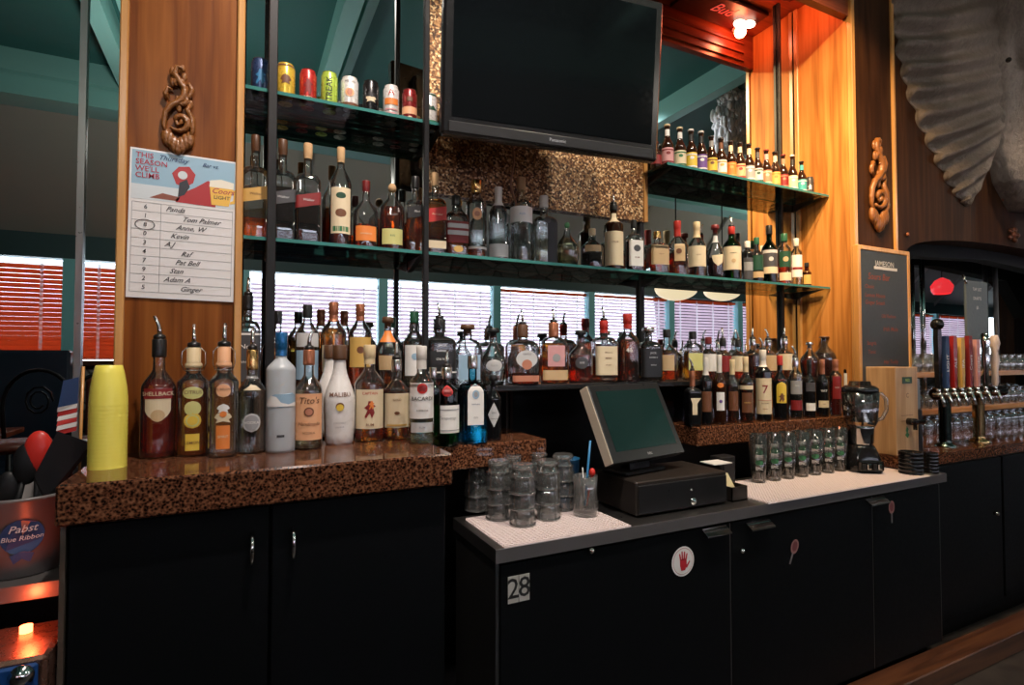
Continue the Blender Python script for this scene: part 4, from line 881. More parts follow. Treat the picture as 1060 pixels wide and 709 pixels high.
SHb(671, None, 339, 22, 'jd', 'clear', 'dark', ('stop', 'silver'), [('L', .08, .60, 1.1, 'black'), ('T', "JACK", .52, .011, 'silver'), ('T', "DANIEL'S", .44, .008, 'silver'), ('T', 'SINGLE', .30, .007, 'silver')], 'square black labelled whiskey bottle with a clear faceted stopper', full=.7)
SHb(690, None, 341, 22, 'round', 'clear', 'amber', ('screw', 'black'), [('L', .2, .5, .6, 'tan')], 'amber bottle with black cap just right of the faceted stopper bottle')
SHb(717, None, 343, 20, 'flask', 'clear', 'gold', ('screw', 'black'), [('L', .2, .55, .7, 'ylab')], 'slim golden bottle with tall black cap above the till screen right edge')
SHb(733, None, 349, 17, 'std', 'clear', 'red', ('screw', 'dred'), [('L', .2, .6, 1.0, 'white')], 'small red amber bottle with dark red cap in the back row')
SHb(748, None, 352, 18, 'std', 'clear', 'cola', ('screw', 'black'), [('L', .2, .6, 1.0, 'dred')], 'brown bottle with slender pourer in front of the rightmost blind', pour=1.6)
SHb(764, None, 353, 17, 'std', 'clear', 'red', ('screw', 'black'), [('L', .2, .6, 1.0, 'cream')], 'back row bottle with chrome pourer where blind meets pillar', pour=2.9)
SHb(779, None, 351, 17, 'std', 'clear', 'cola', ('screw', 'silver'), [], 'back row bottle with silver collar, first against the orange pillar', pour=1.2)
SHb(795, None, 352, 17, 'std', 'clear', 'red', ('screw', 'silver'), [('L', .2, .6, 1.0, 'tan')], 'back row bottle with silver collar above the number seven bottle', pour=2.6)
SHb(812, None, 350, 18, 'std', 'clear', 'amber', ('screw', 'silver'), [('L', .2, .6, 1.0, 'cream')], 'back row bottle with bright pourer touching the thin upright', pour=1.1)
SHb(838, None, 354, 20, 'decanter', 'clear', 'cola', ('stop', 'silver'), [], 'small dark decanter with silver rim in the back row')
SHb(853, None, 348, 26, 'decanter', 'clear', 'dark', ('stop', 'brown'), [], 'large dark decanter with wide flat stopper against the orange pillar', c0=.93)
# --- dark bottles on the right ledge
def LEb(*a, **k): return bottle('LE', *a, **k)
LEb(717, 438, 384, 15, 'squ', 'dark', None, ('foil', 'orange' if False else 'copper', .72), [('K', .40, [(-.7, .9), (.7, .9), (.2, .1), (.2, -1.5), (-.5, -1.5), (-.5, .1)], 'cream')], 'black square bottle with bronze neck and cream ribbon label beside the till screen', pour=2.6)
LEb(731, 437, 370, 13, 'wine', 'dark', None, ('foil', 'white', .74), [('L', .2, .5, .8, 'brown')], 'dark bottle with white neck wrap right of the black square bottle')
LEb(745, 437, 367, 14, 'std', 'dbrown', None, ('foil', 'white', .74), [('D', .5, .01, 'white'), ('O', .56, .5, .4, 'orange'), ('L', .20, .46, .62, 'white'), ('D', .33, .25, 'purple')], 'brown bottle with white neck and small white label', pour=1.6)
LEb(758.5, 436, 372, 13, 'std', 'clear', 'cola', ('foil', 'cream', .76), [('L', .2, .5, .8, 'brown')], 'brown liqueur bottle with cream neck left of the cream striped amber one')
LEb(772.5, 436, 369, 15, 'std', 'clear', 'cola', ('foil', 'cream', .76), [('L', .50, .56, 1.2, 'cream'), ('D', .53, .01, 'red'), ('L', .15, .45, .8, 'brown'), ('T', 'AMARO', .3, .008, 'gold')], 'amber liqueur bottle with cream neck and cream shoulder stripe', pour=1.3)
LEb(790.5, 435, 362, 17, 'shoulder', 'dark', None, ('foil', 'white', .76), [('L', .10, .60, 1.25, 'cream'), ('T', '7', .44, .050, 'dred'), ('S', .29, .295, 1.0, 'red'), ('T', 'SEAGRAMS', .25, .006, 'brown'), ('T', 'SEVEN', .17, .007, 'brown')], 'dark bottle with large red number seven on a cream label', pour=2.7)
LEb(808, 434, 368, 15.5, 'std', 'dark', None, ('screw', 'red'), [('K', .42, [(x*1.2, y*1.15) for x, y in ARCH], 'yel'), ('T', 'KAHLUA', .62, .008, 'dred'), ('P', .35, [(x*1.1, y*1.1) for x, y in FIG], 'brown')], 'dark coffee liqueur bottle with a tall yellow arched label')
LEb(824, 434, 370, 14, 'slim', 'clear', 'dark', ('screw', 'silver'), [('L', .40, .62, 1.0, 'grey'), ('T', 'No.1', .54, .008, 'white'), ('L', .14, .3, 1.0, 'dred')], 'slim bottle with grey label right of the yellow arched label', pour=2.9)
LEb(838.5, 433, 372, 13.5, 'std', 'dark', None, ('foil', 'black', .76), [('L', .12, .25, .8, 'white'), ('L', .45, .6, .8, 'dgrey')], 'black bottle with a small white label low on its body')
LEb(852, 432, 372, 13.5, 'std', 'dark', None, ('foil', 'copper', .74), [('T', 'VAT', .45, .014, 'white'), ('L', .16, .28, .9, 'cream'), ('T', '69', .22, .008, 'brown')], 'black bottle with copper neck and a strip of cream label')
LEb(865.5, 431, 372, 13.5, 'slim', 'clear', 'ruby', ('foil', 'copper', .80), [('L', .3, .7, .7, 'dred'), ('T', 'SLOE', .5, .008, 'silver')], 'ruby red bottle with pink neck beside the white labelled wine')
LEb(879, 430, 358, 13.5, 'wine', 'dark', None, ('foil', 'dred', .76), [('L', .20, .60, 1.0, 'white')], 'dark wine bottle with red neck and blank white label, last on the ledge')
# --- top row on the long glass shelf
def GSb(*a, **k): return bottle('GS', *a, **k)
JW = lambda c, c2: [('L', .36, .48, 1.0, c, .28), ('T', 'Walker', .42, .010, c2, .3)]
GSb(265, None, 140.5, 26, 'squ', 'clear', 'amber', ('cork', 'brown'), JW('gold', 'brown'), 'tall square scotch bottle with slanted gold label nearest the pillar', full=.2)
GSb(293, None, 145, 26, 'squ', 'clear', 'dark', ('cork', 'brown'), JW('dgrey', 'silver'), 'tall square scotch bottle with slanted black label under the gold can', full=.52)
GSb(319, None, 149, 25, 'squ', 'clear', 'dark', ('cork', 'cork'), JW('dred', 'silver'), 'tall square scotch bottle with slanted dark red label under the red can', full=.46)
GSb(353, None, 153, 22, 'tall', 'clear', 'red', ('cork', 'cork'), [('L', .13, .58, 1.0, 'cream'), ('O', .50, .45, .3, 'dgreen'), ('O', .33, .5, .4, 'brown'), ('L', .15, .2, .8, 'green')], 'tall bourbon bottle with long cream label', full=.52)
GSb(379, None, 187.5, 25, 'round', 'clear', 'red', ('cork', 'dred'), [('L', .12, .33, .9, 'orange'), ('T', 'BOURBON', .22, .007, 'cream')], 'stout whiskey bottle with low orange label', full=.36)
GSb(406, None, 190, 25, 'short', 'clear', 'red', ('ball', 'cork'), [('L', .10, .32, .9, 'ylab'), ('T', 'RYE', .22, .009, 'green'), ('T', 'BULLEIT', .52, .009, 'grey')], 'stout whiskey bottle with low yellow green label', full=.64)
GSb(430, None, 183, 20, 'squ', 'clear', 'amber', ('screw', 'black'), [('L', .46, .60, .8, 'black', .22), ('T', 'Black', .53, .009, 'silver', .3)], 'square scotch bottle with slanted black label just left of the upright', full=.5, dY=.01)
GSb(450.5, None, 179.5, 20, 'squ', 'clear', 'amber', ('cork', 'cork'), [('L', .40, .56, 1.0, 'red', .24), ('T', 'Red Label', .48, .008, 'cream', .3), ('L', .08, .17, .8, 'cream')], 'square scotch bottle with slanted red label right of the upright', full=.66)
GSb(472, None, 203, 22, 'jd', 'clear', 'red', ('screw', 'black'), [('L', .22, .56, 1.0, 'dred'), ('S', .45, .52, .8, 'silver'), ('S', .34, .41, .8, 'silver'), ('O', .12, .4, .3, 'gold')], 'small whiskey bottle with red label and black cap', full=.55)
GSb(493, None, 187, 21, 'slim', 'clear', 'red', ('foil', 'gold', .84), [('O', .55, .45, .6, 'peach'), ('D', .55, .25, 'copper'), ('L', .12, .15, 1.2, 'white')], 'slender clear bottle with gold capsule and orange emblem', full=.12)
GSb(516, None, 194, 20, 'tall', 'clear', 'water', ('foil', 'white', .74), [('L', .05, .22, 1.2, 'white')], 'clear bottle with white neck and low white band', full=.55)
GSb(539.5, None, 184, 22, 'shoulder', 'clear', 'water', ('cork', 'cork'), [('L', .46, .64, 1.4, 'white'), ('T', 'RON', .55, .010, 'lblue')], 'tall clear bottle with broad white band and cork, tallest under the television', full=.62)
GSb(563, None, 203, 22, 'squ', 'clear', 'water', ('screw', 'white'), [('K', .37, [(.0, -2.2), (.95, -2.2), (.95, 2.1), (.0, 2.1)], 'black'), ('D', .62, .3, 'dgrey')], 'square clear bottle with a tall black panel', full=.6, c0=.84)
GSb(587, None, 230, 24, 'bulb', 'clear', 'pale', ('ball', 'lgreen'), [], 'round clear tequila bottle with green and brown ball stopper', full=.5)
GSb(613, None, 237, 22, 'round', 'clear', 'dark', ('cork', 'cream'), [('L', .42, .58, .8, 'tan')], 'round bottle with cream stopper and dark liquor in its lower half', full=.40)
GSb(635, None, 212, 19, 'shoulder', 'dbrown', None, ('screw', 'black'), [('L', .08, .58, 1.3, 'cream'), ('T', 'CREAM', .42, .008, 'brown'), ('L', .72, .86, .7, 'cream'), ('T', '1', .79, .012, 'red')], 'dark brown bottle with large cream label and small neck label', pour=1.6, c0=.92)
GSb(656, None, 228, 15, 'jd', 'clear', 'cola', ('screw', 'black'), [('L', .12, .6, 1.0, 'white'), ('D', .45, .45, 'dgrey'), ('T', 'RUM', .28, .009, 'brown')], 'small bottle with black cap and white label left of the black upright')
GSb(680, None, 240, 19, 'jd', 'clear', 'red', ('screw', 'gold'), [('L', .22, .66, 1.0, 'tan'), ('T', 'Reserve', .46, .006, 'brown', .3)], 'small square bottle with gold cap and tan label right of the black upright', full=.6)
GSb(701, None, 229, 22, 'round', 'clear', 'red', ('foil', 'red', .72), [('K', .40, [(-.4, -.7), (.6, -.7), (.6, .9), (-.4, .9)], 'tan'), ('D', .44, .25, 'brown')], 'pear shaped bottle with long red neck wrap', full=.42)
GSb(721, None, 230, 18, 'std', 'clear', 'dark', ('foil', 'cream', .72), [('L', .2, .56, 1.2, 'cream'), ('T', 'VSOP', .40, .008, 'brown')], 'bottle with long cream neck wrap and cream label', full=.5)
GSb(740, None, 233, 18, 'bulb', 'clear', 'dark', ('stop', 'dred'), [('L', .68, .8, 1.0, 'silver'), ('K', .36, [(-.6, .5), (.8, .6), (.7, -.4), (.1, -.8), (-.4, -.3)], 'cream')], 'bulbous liqueur bottle with red stopper and cream label', full=.4)
GSb(757, None, 235, 19, 'tall', 'green', None, ('foil', 'red', .88), [('L', .20, .62, 1.2, 'cream'), ('T', 'WHISKEY', .50, .007, 'dgreen'), ('D', .36, .22, 'tan')], 'tall green whiskey bottle with red collar and large cream label', pour=1.8)
GSb(773.5, None, 250, 12, 'slim', 'dark', None, ('screw', 'white'), [('S', .3, .5, .8, 'grey'), ('L', .1, .6, .9, 'dgrey')], 'narrow dark bottle squeezed behind the tall green whiskey', dY=.02)
GSb(783, None, 246, 14, 'std', 'dark', None, ('screw', 'green'), [('L', .28, .6, 1.0, 'dgreen'), ('L', .12, .25, 1.1, 'tan')], 'black bottle with dark green label between two green whiskeys')
GSb(796, None, 233.5, 16, 'std', 'dgreen', None, ('screw', 'black'), [('L', .18, .58, 1.2, 'dgrey'), ('S', .52, .57, 1.1, 'silver'), ('D', .42, .3, 'silver'), ('S', .18, .29, 1.1, 'cream')], 'green whiskey bottle with black and cream label', full=.5)
GSb(811.5, None, 242, 14, 'slim', 'clear', 'red', ('screw', 'dgreen' if False else 'green'), [('L', .35, .65, 1.0, 'dgreen'), ('D', .5, .4, 'tan'), ('L', .1, .25, 1.0, 'cream')], 'slim amber bottle with green label beside the thin upright')
GSb(824, None, 247, 12, 'slim', 'clear', 'water', ('cork', 'white'), [('L', .2, .65, 1.0, 'white'), ('S', .35, .4, .9, 'dred')], 'slim clear bottle with white ball cap and white label')
GSb(835, None, 272, 9, 'std', 'amber', None, ('screw', 'black'), [('L', .15, .65, 1.0, 'gold')], 'tiny bottle with gold label tucked beside the last bottle')
GSb(847, None, 241, 14, 'round', 'clear', 'red', ('screw', 'black'), [('K', .40, [(-.9, -1.5), (.8, -1.5), (.8, 1.4), (-.4, .9), (-.9, 1.3)], 'gold'), ('T', 'RUM', .4, .009, 'brown')], 'last bottle on the glass shelf, amber with gold label', full=.6)
# --- beers
BEER = [(690.5, 129, 'cream', 'pink', 'dred', 'white'), (703.5, 132, 'cream', 'cream', 'green', 'white'), (715, 134, 'white', 'yel', 'white', 'black'), (725.5, 136, 'white', 'purple', 'white', 'black'), (736, 141, 'black', 'yel', 'brown', 'grey'), (746, 143, 'black', 'white', 'gold', 'brown'),
        (756, 146, 'black', 'orange', 'gold', 'cream'), (765.5, 147.5, 'black', 'peach', 'red', 'cream'), (775, 149, 'black', 'grey', 'white', 'cream'), (784, 153, 'black', 'silver', 'dgreen', 'dgrey'), (793, 155, 'dred', 'copper', 'cream', 'pink'), (802, 157, 'black', 'gold', 'orange', 'cream'),
        (810.5, 160, 'dred', 'dred', 'copper', 'copper'), (820, 160.5, 'white', 'cream', 'white', 'black'), (829.5, 167, 'black', 'teal', 'white', 'teal')]
BDESC = ['pink and white label, nearest the television', 'cream label edged green', 'yellow label and round white neck seal', 'purple and white label', 'yellow label on near black glass', 'white and gold label',
         'orange label under a cream neck band', 'peach label under a cream neck band', 'grey label under a cream neck band', 'dull silver label', 'copper label and pink neck label', 'gold label and black cap', 'dark red label set low', 'plain cream label and white cap', 'teal label and teal neck label']
for i, (u, vt, cc, lc_, l2, nk) in enumerate(BEER):
    bottle('BE', u, None, vt, 12.6-.17*i, 'beer', 'dbrown', None, ('crown', cc), [('L', .12, .46, 1.25, lc_), ('D', .34, .34, .26, l2), ('S', .40, .425, 1.1, l2), ('S', .14, .17, 1.1, l2), ('L', .74, .88, 1.0, nk)],
           'brown beer bottle with '+BDESC[i], name='beer_bottle', group='beer bottles on the upper right shelf')
bottle('BE', 679, None, 147, 11, 'beer', 'dbrown', None, ('crown', 'dred'), [('L', .12, .46, 1.2, 'dred')], 'dark beer bottle with red label half behind the television corner', name='beer_bottle', group='beer bottles on the upper right shelf')
# --- cans
def can(row, u, vt, w, base, art, label, dY=0):
    y, Z = ROWS[row]; y += dY; p = at(u, vt, y); x = p.x; R = w/2*depth((x, y, Z))/F/sqrt(1+((u-530)/F)**2); Ht = p.z-Z
    t = thing('drink_can', label, 'can', (x, y, Z), -atan2(x, y)*.9, 'drink cans on the glass shelves')
    P = [(R*.78, 0), (R*.86, .004), (R, .012), (R, Ht*.5), (R, Ht-.013), (R*.84, Ht-.003), (R*.86, Ht)]; Q = [0]*7
    MB().lathe(P, 28, cap0=True).build('can_body', mat('can_'+base, COL[base], .28, metal=.3), t)
    MB().lathe([(R*.86, Ht), (R*.84, Ht+.0015), (R*.80, Ht-.002), (.001, Ht-.002)], 28).build('rim', CAPM['silver'], t)
    MB().add(*([(a, b, Ht-.0012) for a, b in disc2d(.006, 12, .010)[0]], [tuple(range(12))])).build('pull_tab', CAPM['silver'], t)
    off = .0006
    for a in art:
        off += .0003
        if a[0] == 'T':
            v, f = text2d(a[1], a[3])
            if len(a) > 5: v = [(-b, c) for c, b in v]      # lettering running up the can
            vf = (v, f)
        elif a[0] == 'S': vf = band2d(a[3]*R, (a[2]-a[1])*Ht, 12, 0, 1)
        elif a[0] == 'D': vf = disc2d(a[2]*R, 18, a[3]*R)
        elif a[0] == 'P': vf = ([(q*R, s_*R) for q, s_ in a[2]], [tuple(range(len(a[2])))])
        zc_ = ((a[1]+a[2])/2 if a[0] == 'S' else a[2] if a[0] == 'T' else a[1])*Ht
        MB().add(*wrap(vf, P, Q, 1, zc_, off)).build('lettering' if a[0] == 'T' else 'can_print', pm(a[-2] if a[0] == 'T' and len(a) > 5 else a[-1]), t)
can('CA', 270, 63.5, 20, 'dblue', [('P', .5, [(x*1.5, y*1.5) for x, y in FIG], 'blue')], 'dark blue can, leftmost on the top shelf')
can('CA', 296, 68, 19.5, 'yel', [('P', .55, [(x*1.4, y*1.8) for x, y in LEAF], 'brown'), ('S', .05, .12, 1.4, 'orange'), ('S', .9, .95, 1.4, 'brown')], 'golden yellow can with a brown figure')
can('CA', 319, 74.5, 18, 'red', [('P', .5, [(x*1.5, y*1.8) for x, y in FIG], 'dred'), ('T', 'RED', .2, .014, 'cream')], 'bright red can third from the left on the top shelf')
can('CA', 341, 77, 17.5, 'lime', [('T', 'STREAK', .48, .026, 'black', 1), ('S', .04, .10, 1.4, 'green')], 'lime green can with black lettering running upward')
can('CA', 362, 82, 18.5, 'white', [('T', 'HELLES', .84, .010, 'black'), ('D', .55, .5, .5, 'peach'), ('D', .55, .28, .4, 'copper'), ('S', .05, .28, 1.5, 'brown')], 'white can with brown base band and pinkish emblem')
can('CA', 384, 86, 17, 'black', [('P', .5, [(x*1.6, y*1.6) for x, y in LEAF], 'cream'), ('P', .62, [(x*1.2, y*1.2) for x, y in MTN], 'black'), ('S', .06, .12, 1.4, 'grey')], 'black can with cream animal artwork')
can('CA', 405, 90.5, 16.5, 'white', [('T', 'A', .78, .030, 'red'), ('S', .45, .62, .9, 'orange'), ('S', .2, .24, .8, 'pink'), ('S', .3, .34, .8, 'pink')], 'white can with a red letter and orange panel')
can('CA', 424, 94.7, 15.5, 'dred', [('S', .3, .5, 1.3, 'peach'), ('P', .7, [(x*1.2, y*1.2) for x, y in LEAF], 'brown'), ('D', .16, .4, .4, 'cream')], 'dark red can left of the shelf end')
can('CA', 445, 99, 15.5, 'white', [('P', .6, [(x*1.3, y*1.3) for x, y in MTN], 'dgreen'), ('S', .10, .24, 1.4, 'green'), ('S', .92, .98, 1.5, 'dgreen')], 'white and green can, rightmost on the top shelf')
can('BE', 838, 184, 9, 'dgrey', [('P', .5, [(x*1.3, y*1.3) for x, y in FIG], 'white')], 'small dark can with white print at the right end of the beer shelf')
# ---------------------------------------------------------------- yellow cups, flag and straws at the left end
yel = mat('yellow_plastic', (.95, .84, .13), .35)
p0 = atz(111, 486, LC); Rb = 22*depth(p0)/F/sqrt(1+((111-530)/F)**2)*.98
p0 = at(111, 486, p0.y+Rb*.9)
Ht = at(111, 378, p0.y).z-LC
N = 17
k0 = .085; pitch = (Ht-k0)/(N-1)
cup_me = None
for i in range(N):
    z = LC+i*pitch
    Rt = Rb*(1-.17*max(0, (i/(N-1)-.25))/.75) if False else Rb
    if cup_me is None:
        c_ = MB().lathe([(Rb, .0), (Rb*1.0, .003), (Rb*.994, .005), (Rb*.983, .018), (Rb*.92, .042), (Rb*.80, .068), (Rb*.68, .0845), (Rb*.66, k0), (.001, k0), (.001, k0-.002), (Rb*.68, k0-.003), (Rb*.84, .056), (Rb*.91, .028), (Rb*.94, .0)], 32).build('plastic_cup', yel)
        cup_me = c_.data
    else:
        c_ = bpy.data.objects.new('plastic_cup', cup_me); C.objects.link(c_)
    c_.location = (p0.x, p0.y, z); c_.rotation_euler = (0, 0, i*1.3)
    tag(c_, {0: 'yellow plastic cup, bottom of the upturned stack, standing on the granite', N-1: 'yellow plastic cup, topmost of the upturned stack'}.get(i, 'yellow plastic cup nested in the middle of the upturned stack'), 'cup', 'yellow cups nested upside down in one stack')
# small flag
p = at(74, 456, 1.50)
fz = 1.035
fl_ = thing('small_flag', 'little stars and stripes flag standing behind the yellow cups', 'flag', (p.x, 1.50, LC-.2))
MB().cyl((.012, 0, -.02), (.018, 0, .41), .003, n=8).build('stick', trimw, fl_)
fw_, fh = .030, .11
fo = Vector((-.022, 0, .262))
for i in range(6):
    MB().add([fo+Vector((-.004+0*i, -.002-.003*sin(i*1.2), i*.010)), fo+Vector((fw_, -.002, i*.010+.008)), fo+Vector((fw_+.002, -.002, i*.010+.018)), fo+Vector((-.002, -.002-.003*sin(i*1.2+1), i*.010+.010))], [(0, 1, 2, 3)]).build('stripe', pm('white') if i % 2 else pm('red'), fl_)
MB().add([fo+Vector((-.002, -.002, .06)), fo+Vector((fw_+.002, -.002, .068)), fo+Vector((fw_+.003, -.002, .125)), fo+Vector((.006, -.002, .118))], [(0, 1, 2, 3)]).build('canton', pm('dblue'), fl_)
MB().bbox(-.02, .05, -.02, .03, -.03, -.02, .002).build('foot', blackp, fl_)
# side station: shelf, tub with tools, warmer
ssx1 = XLc-.012
sst = thing('side_shelf', 'dark steel side shelf left of the granite counter', 'shelf', (XL+1.9, 1.30, 0))
MB().box(0, ssx1-(XL+1.9), .08, .58, .83, .86).build('shelf_board', dsteel, sst)
for x in (.02, ssx1-(XL+1.9)-.04): MB().box(x, x+.03, .5, .57, 0, .83).build('leg', dsteel, sst)
tubm = mat('smoky_plastic', (.16, .15, .145), .35)
p = at(17, 590, 1.47)
tub = thing('utensil_tub', 'smoky grey plastic tub printed with a round beer badge', 'tub', (p.x, 1.50, .86), -atan2(p.x, 1.50))
MB().lathe([(.075, .0), (.08, .004), (.092, .15), (.098, .155), (.098, .16), (.090, .16), (.076, .012), (.001, .01)], 32, cap0=True).build('tub_body', tubm, tub)
def onc(vf, z, R, off):
    return [((R+off)*sin(a/R), -(R+off)*cos(a/R), z+b) for a, b in vf[0]], vf[1]
bd = MB().add(*onc(disc2d(.034, 24), .085, .088, .002)).build('badge', pm('dblue'), tub)
MB().add(*onc(text2d('Pabst', .020, .3), .100, .088, .0032)).build('lettering', pm('silver'), bd)
MB().add(*onc(text2d('Blue Ribbon', .013, .2), .082, .088, .0032)).build('lettering', pm('silver'), bd)
MB().add(*onc(([(-.018, -.028), (-.004, -.022), (.004, -.022), (.018, -.028), (.012, -.045), (0, -.036), (-.012, -.045)], [(0, 1, 2, 3, 4, 5, 6)]), .078, .088, .0032)).build('ribbon', pm('dblue'), bd)
def scoop(u, v, label, m, ln, ang, bowl):
    q = at(u, v, 1.50); base = Vector((p.x+.02*ang, 1.50, .885))
    t = thing('serving_spoon', label, 'spoon', base)
    d = (Vector((q.x, 1.50, q.z))-base); 
    MB().tube([(0, 0, 0), d*.5, d*.85], .006, 8).build('handle', blackp, t)
    MB().sphere(d, bowl, 16, 10, (.65, .35, 1.15)).build('bowl', m, t)
rp = mat('red_plastic', (.60, .03, .02), .35)
scoop(40, 468, 'red plastic scoop standing bowl up in the tub', rp, .2, 1, .040)
scoop(28, 480, 'black serving spoon standing in the tub in front of the red scoop', blackp, .2, -1.5, .038)
scoop(8, 505, 'black serving spoon at the left edge of the tub', blackp, .2, -2.5, .03)
# black tray leaning between tub and counter
tr_ = MB().add([at(48, 522, 1.45), at(95, 464, 1.45), at(60, 452, 1.45), at(36, 498, 1.45)], [(0, 1, 2, 3)])
vs = tr_.v; n_ = Vector((0, -.004, .012)); tr_.v = vs+[tuple(Vector(q)+n_) for q in vs]; tr_.f = [(3, 2, 1, 0), (4, 5, 6, 7), (0, 1, 5, 4), (1, 2, 6, 5), (2, 3, 7, 6), (3, 0, 4, 7)]; tr_.sm = [False]*6
tag(tr_.build('black_tray', blackp), 'black tray leaning against the end of the granite counter', 'tray')
# warmer with blue control panel
q = at(48, 680, 1.22)
wm = thing('drink_warmer', 'boxy steel warmer with a blue control panel and added red glow', 'appliance', (q.x-.36, 1.22, 0))
MB().bbox(0, .36, .002, .16, .30, .785, .006).build('housing', mat('dull_copper_steel', (.42, .22, .16), .28, metal=.9), wm)
MB().bbox(0.01, .35, -.008, .002, .56, .778, .004).build('control_panel', mat('blue_panel', (.01, .06, .22), .35), wm)
pan = wm.children[-1]
kx = at(22, 700, 1.21).x-wm.location.x
MB().lathe([(.018, 0), (.018, .004), (.013, .006), (.012, .014), (.001, .014)], 20).build('knob', chrome, pan); kn = pan.children[-1]; kn.rotation_euler = (pi/2, 0, 0); kn.location = (kx, -.0085, at(22, 700, 1.21).z)
MB().add(*([(kx-.05+a, -.0086, at(22, 692, 1.21).z+.012+b) for a, b in text2d('WARM', .02)[0]], text2d('WARM', .02)[1])).build('lettering', pm('lblue'), pan) if False else None
MB().cyl((.30, .12, .785), (.30, .12, .797), .010).build('added_glow', mat('added_red_glow', (1, .1, .03), .4, emit=12, ecol=(1, .13, .04)), wm)  # glowing disc added to give the steel its orange glow
for x in (.03, .33): MB().cyl((x, .03, 0), (x, .03, .30), .012).build('leg', blackp, wm); MB().cyl((x, .13, 0), (x, .13, .30), .012).build('leg', blackp, wm)
light('added_glow_fill', 'POINT', (wm.location.x+.30, 1.36, .84), .3, (1, .12, .04), size=.012)  # point light added above the disc to spread the red glow
pp = MB()
a, b, c_, d_ = at(0, 632, 1.30), at(0, 600, 1.36), at(38, 588, 1.37), at(30, 606, 1.31)
tag(MB().box(wm.location.x-.02, wm.location.x+.20, 1.24, 1.34, .7855, .788).box(wm.location.x+.0, wm.location.x+.22, 1.25, 1.36, .7885, .791).build('paper_stack', mat('tan_paper', (.45, .28, .20), .7)), 'few tan papers lying at the left edge under the tub', 'paper')

# ---------------------------------------------------------------- till: drawer, screen
q0, q1 = atz(660, 537, STEEL), atz(752, 521, STEEL)
zt = at(657.6, 500, q0.y).z
TW_ = q1.x-q0.x; yb = 1.585-q0.y
cdw = thing('cash_drawer', 'black metal cash drawer on the steel worktop', 'cash drawer', (q0.x, q0.y, STEEL))
hD = zt-STEEL
mdb = mat('satin_black_metal', (.035, .028, .024), .35, metal=.3)
MB().bbox(0, TW_, .006, yb, .004, hD, .004).build('casing', mdb, cdw)
MB().bbox(.006, TW_-.006, 0, .006, .010, hD-.012, .002).build('drawer_front', mat('drawer_front', (.012, .012, .012), .3), cdw)
lk = at(718, 519, q0.y)
MB().lathe([(.012, 0), (.011, .003), (.006, .004), (.005, .008), (.001, .008)], 16).build('lock', chrome, cdw); o = cdw.children[-1]; o.rotation_euler = (pi/2, 0, 0); o.location = (lk.x-q0.x, -.0005, lk.z-STEEL)
MB().lathe([(.004, 0), (.004, .002), (.001, .002)], 12).build('screw', chrome, cdw); o = cdw.children[-1]; o.rotation_euler = (pi/2, 0, 0); o.location = (lk.x-q0.x-.01, -.0005, lk.z-STEEL+.04)
for x in (.03, TW_-.03):
    for y in (.03, yb-.03): MB().cyl((x, y, 0), (x, y, .004), .01).build('foot', blackp, cdw)
# touch screen
pbl = at(636, 482, 1.405); pbr = at(709, 466.5, 1.47)
wv = pbr-pbl; wv.z = 0; MWd = wv.length; yawm = atan2(wv.y, wv.x)
mon = thing('touch_screen', 'tilted black till touch screen standing on the cash drawer', 'screen', (pbl.x, pbl.y, STEEL+hD), yawm)
tl_ = radians(26); MHt = .268; zb = (pbl.z+pbr.z)/2-(STEEL+hD)
def mt(mb): mb.v = [(x, y*cos(tl_)+z*sin(tl_), zb-y*sin(tl_)+z*cos(tl_)) for x, y, z in mb.v]; return mb
mt(MB().bbox(0, MWd, 0.004, .045, 0, MHt, .006)).build('housing', mat('till_plastic', (.010, .010, .011), .35), mon)
mt(MB().bbox(-.004, .0, .002, .04, .002, MHt-.002, .0015)).build('side_trim', mat('beige_plastic', (.55, .47, .36), .5), mon)
mt(MB().bbox(0, MWd, 0, .004, 0, MHt, .002)).build('bezel', mat('till_bezel', (.014, .014, .015), .3), mon)
mt(MB().box(.026, MWd-.026, -.0012, -.0002, .036, MHt-.024)).build('screen', mat('till_screen', (.006, .022, .020), .16), mon)
v, f = text2d('DELL', .011); mm_ = MB().add([(MWd/2+a, -.0008, .016+b) for a, b in v], f); mt(mm_).build('lettering', pm('silver'), mon)
MB().bbox(.08, MWd-.08, .02, .13, .001, .014, .004).prism([(.05, .014), (.09, .014), (.115, .12), (.085, .13), (.06, zb+.05)], 'x', MWd/2-.05, MWd/2+.05).build('stand', blackp, mon)
# papers and small tray beside the till
q = at(741, 468, 1.50)
tag(MB().box(q.x-.05, q.x+.04, 1.46, 1.53, STEEL+hD, STEEL+hD+.003).build('receipt_slip', white), 'white slip of paper on top of the cash drawer', 'paper')
q = atz(757, 520, STEEL)
sc = thing('slip_tray', 'small black open tray holding folded receipts right of the till', 'tray', (q.x+.004, q.y-.0, STEEL))
MB().box(0, .075, .0, .004, 0, .05).box(0, .075, .10, .104, 0, .05).box(0, .004, 0, .104, 0, .05).box(.071, .075, 0, .104, 0, .05).box(0, .075, 0, .104, 0, .004).build('tray_body', mdb, sc)
tag(MB().add([(q.x+.014, q.y+.02, STEEL+.006), (q.x+.066, q.y+.02, STEEL+.006), (q.x+.05, q.y+.06, STEEL+.085), (q.x+.016, q.y+.06, STEEL+.09), (q.x+.066, q.y+.024, STEEL+.006), (q.x+.05, q.y+.064, STEEL+.085), (q.x+.016, q.y+.064, STEEL+.09), (q.x+.014, q.y+.024, STEEL+.006)], [(0, 1, 2, 3), (4, 7, 6, 5), (0, 7, 4, 1), (1, 4, 5, 2), (2, 5, 6, 3), (3, 6, 7, 0)]).build('folded_receipt', mat('yellow_paper', (.65, .55, .30), .6)), 'yellowish folded receipt standing in the small tray', 'paper')
q = at(790, 478, 1.60)
